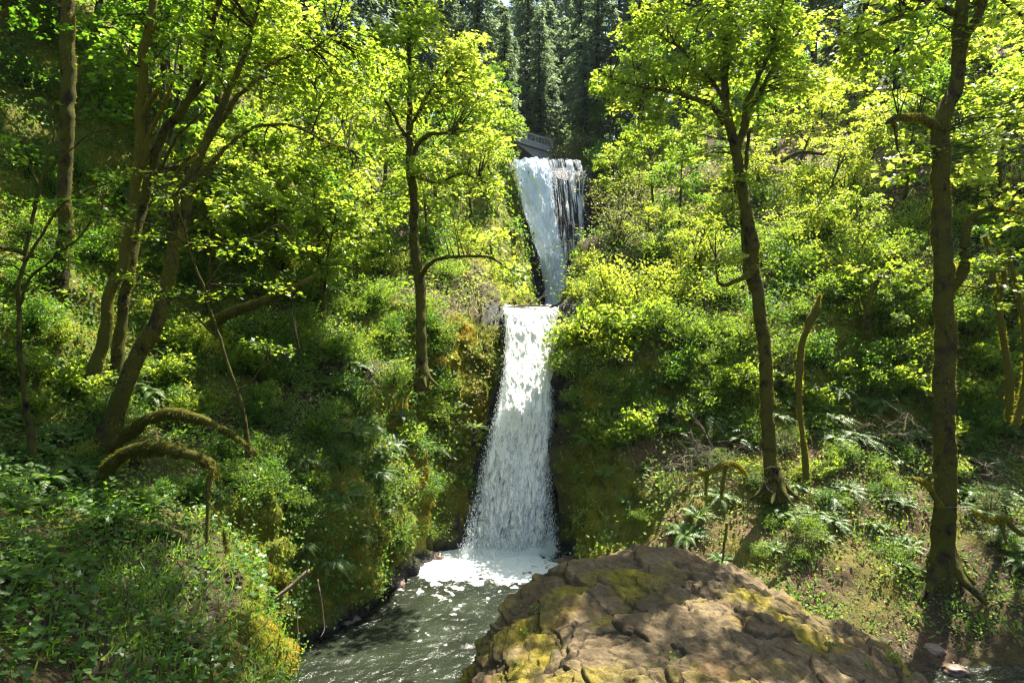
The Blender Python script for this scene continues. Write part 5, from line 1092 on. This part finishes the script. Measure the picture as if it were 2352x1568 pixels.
for k_, (u, Y, s) in enumerate([(1100, 84, 1.0), (1150, 100, 1.1), (1205, 112, 1.1), (1245, 124, 1.15), (1290, 104, 1.0), (1335, 92, 1.0), (1375, 84, .95), (1420, 94, 1.1), (1060, 92, 1.1), (1010, 86, 1.0), (1180, 90, .8), (1310, 132, 1.2), (1360, 120, 1.2), (1470, 88, 1.0), (1520, 98, 1.1), (1570, 86, 1.0), (1620, 92, 1.1), (1680, 84, 1.0), (1740, 92, 1.1),
      (1800, 82, 1.0), (1870, 86, 1.0), (1930, 78, .9), (1990, 70, .85), (2060, 66, .8), (2130, 64, .85), (2200, 70, .9), (2270, 66, .9), (2350, 64, .9), (2420, 66, 1.0), (960, 80, 1.0), (900, 76, 1.0), (850, 70, .9), (790, 66, .9), (720, 60, .9), (640, 58, .9), (560, 54, .9), (480, 52, .9), (380, 50, .9), (280, 48, .9), (170, 46, .9), (60, 44, .9), (-60, 44, .9),
      (1130, 130, 1.2), (1450, 125, 1.2), (1550, 130, 1.2), (1660, 128, 1.2), (1780, 120, 1.2), (1900, 112, 1.2), (2040, 104, 1.2), (1040, 120, 1.2), (1230, 150, 1.1), (1185, 140, 1.5), (1232, 128, 1.45), (1270, 140, 1.5), (1215, 98, 1.2), (1260, 108, 1.25), (1300, 118, 1.1), (1345, 108, 1.05), (1130, 112, 1.1), (1240, 92, .75), (1270, 98, .6), (1345, 80, .6), (1160, 80, .6)]):
    x = (u - 1176) / F * Y; z = zground(x, Y)
    place(FI[k_ % 3], 'fir_tree', x, Y, z - .3, s, rng.uniform(0, 6.28), (FIL[k_ % 3], 'tree', GF))

# concrete footbridge above the upper fall
m, N, L = newmat('old_concrete'); tc = N.new('ShaderNodeTexCoord').outputs['Object']; n = noise(N, L, 3, 6, .7, tc)
r = ramp(N, [(.3, (.30, .30, .29)), (.7, (.52, .51, .49))]); L.new(n.outputs[0], r.inputs[0]); p = N.new('ShaderNodeBsdfPrincipled'); p.inputs['Roughness'].default_value = .9
L.new(r.outputs[0], p.inputs['Base Color']); o = N.new('ShaderNodeOutputMaterial'); L.new(p.outputs[0], o.inputs[0]); CONC = m
A0 = np.array([-6.0, 77.0, 0]); A1 = np.array([4.1, 87.1, 0]); BZ = 34.7
dx = unit(A1 - A0); pn = np.array([dx[1], -dx[0], 0]); BL = np.linalg.norm(A1 - A0)
def bxs(boxes, name, parent, org):
    """boxes: (along0, along1, across0, across1, z0, z1) in the bridge's own axes"""
    V, Q_ = [], []
    for i, (a0, a1, c0, c1, z0, z1) in enumerate(boxes):
        for a in (a0, a1):
            for c in (c0, c1):
                for z in (z0, z1): V.append(A0 + dx * a + pn * c + np.array([0, 0, z]) - org)
        Q_ += [[8 * i + j for j in f] for f in ((0, 1, 3, 2), (4, 6, 7, 5), (0, 4, 5, 1), (2, 3, 7, 6), (0, 2, 6, 4), (1, 5, 7, 3))]
    return link(name, poly_mesh(name, np.array(V), [(np.array(Q_), 0)], CONC), parent)
org = A0 + np.array([0, 0, BZ - 2])
br = empty('footbridge', org, 'old grey concrete bridge with a barred parapet above the upper fall', 'bridge')
bxs([(0, BL, -1.6, 1.6, BZ - .55, BZ)], 'deck', br, org)
for sgn in (-1, 1):
    c0, c1 = (1.36, 1.56) if sgn > 0 else (-1.56, -1.36)
    pr = bxs([(0, BL, c0, c1, BZ + .88, BZ + 1.08), (0, BL, c0 + .003, c1 - .003, BZ, BZ + .16)], 'parapet', br, org)
    link_b = [(a, a + .05, c0 + .07, c1 - .07, BZ + .16, BZ + .88) for a in np.arange(.3, BL - .2, .27)]
    bxs(link_b, 'balusters', pr, org)
    bxs([(a, a + .36, c0 - .05, c1 + .05, BZ + .005, BZ + 1.2) for a in np.arange(0, BL, BL / 3 - .13)], 'pillars', pr, org)
V = []; na_ = 24
for c in (-1.3, 1.3):
    for i in range(na_ + 1):
        f = i / na_; V.append(A0 + dx * (BL * f) + pn * c + np.array([0, 0, BZ - .56]) - org); V.append(A0 + dx * (BL * f) + pn * c + np.array([0, 0, BZ - 3.2 + 2.5 * math.sin(math.pi * min(1, max(0, f * 1.1 - .05)))]) - org)
q = []; h_ = 2 * (na_ + 1)
for i in range(na_):
    q += [[2 * i, 2 * i + 1, 2 * i + 3, 2 * i + 2], [h_ + 2 * i, h_ + 2 * i + 2, h_ + 2 * i + 3, h_ + 2 * i + 1], [2 * i + 1, h_ + 2 * i + 1, h_ + 2 * i + 3, 2 * i + 3]]
link('arch', poly_mesh('arch', np.array(V), [(np.array(q), 0)], CONC), br)
write_labels()
# the air in the gorge
hz = bpy.data.materials.new('haze'); hz.use_nodes = True; N = hz.node_tree.nodes; L = hz.node_tree.links; N.clear()
pv = N.new('ShaderNodeVolumePrincipled'); pv.inputs['Color'].default_value = (.80, .90, 1, 1); pv.inputs['Density'].default_value = .00008
o = N.new('ShaderNodeOutputMaterial'); L.new(pv.outputs[0], o.inputs['Volume'])
V = [(x, y, z) for x in (-4200, 4200) for y in (-500, 3200) for z in (-9, 210)]
tag(link('haze', poly_mesh('haze', np.array(V, float), [(np.array([(0, 1, 3, 2), (4, 6, 7, 5), (0, 4, 5, 1), (2, 3, 7, 6), (0, 2, 6, 4), (1, 5, 7, 3)]), 0)], hz)), 'thin pale haze in the air of the gorge', 'haze', kind='stuff')
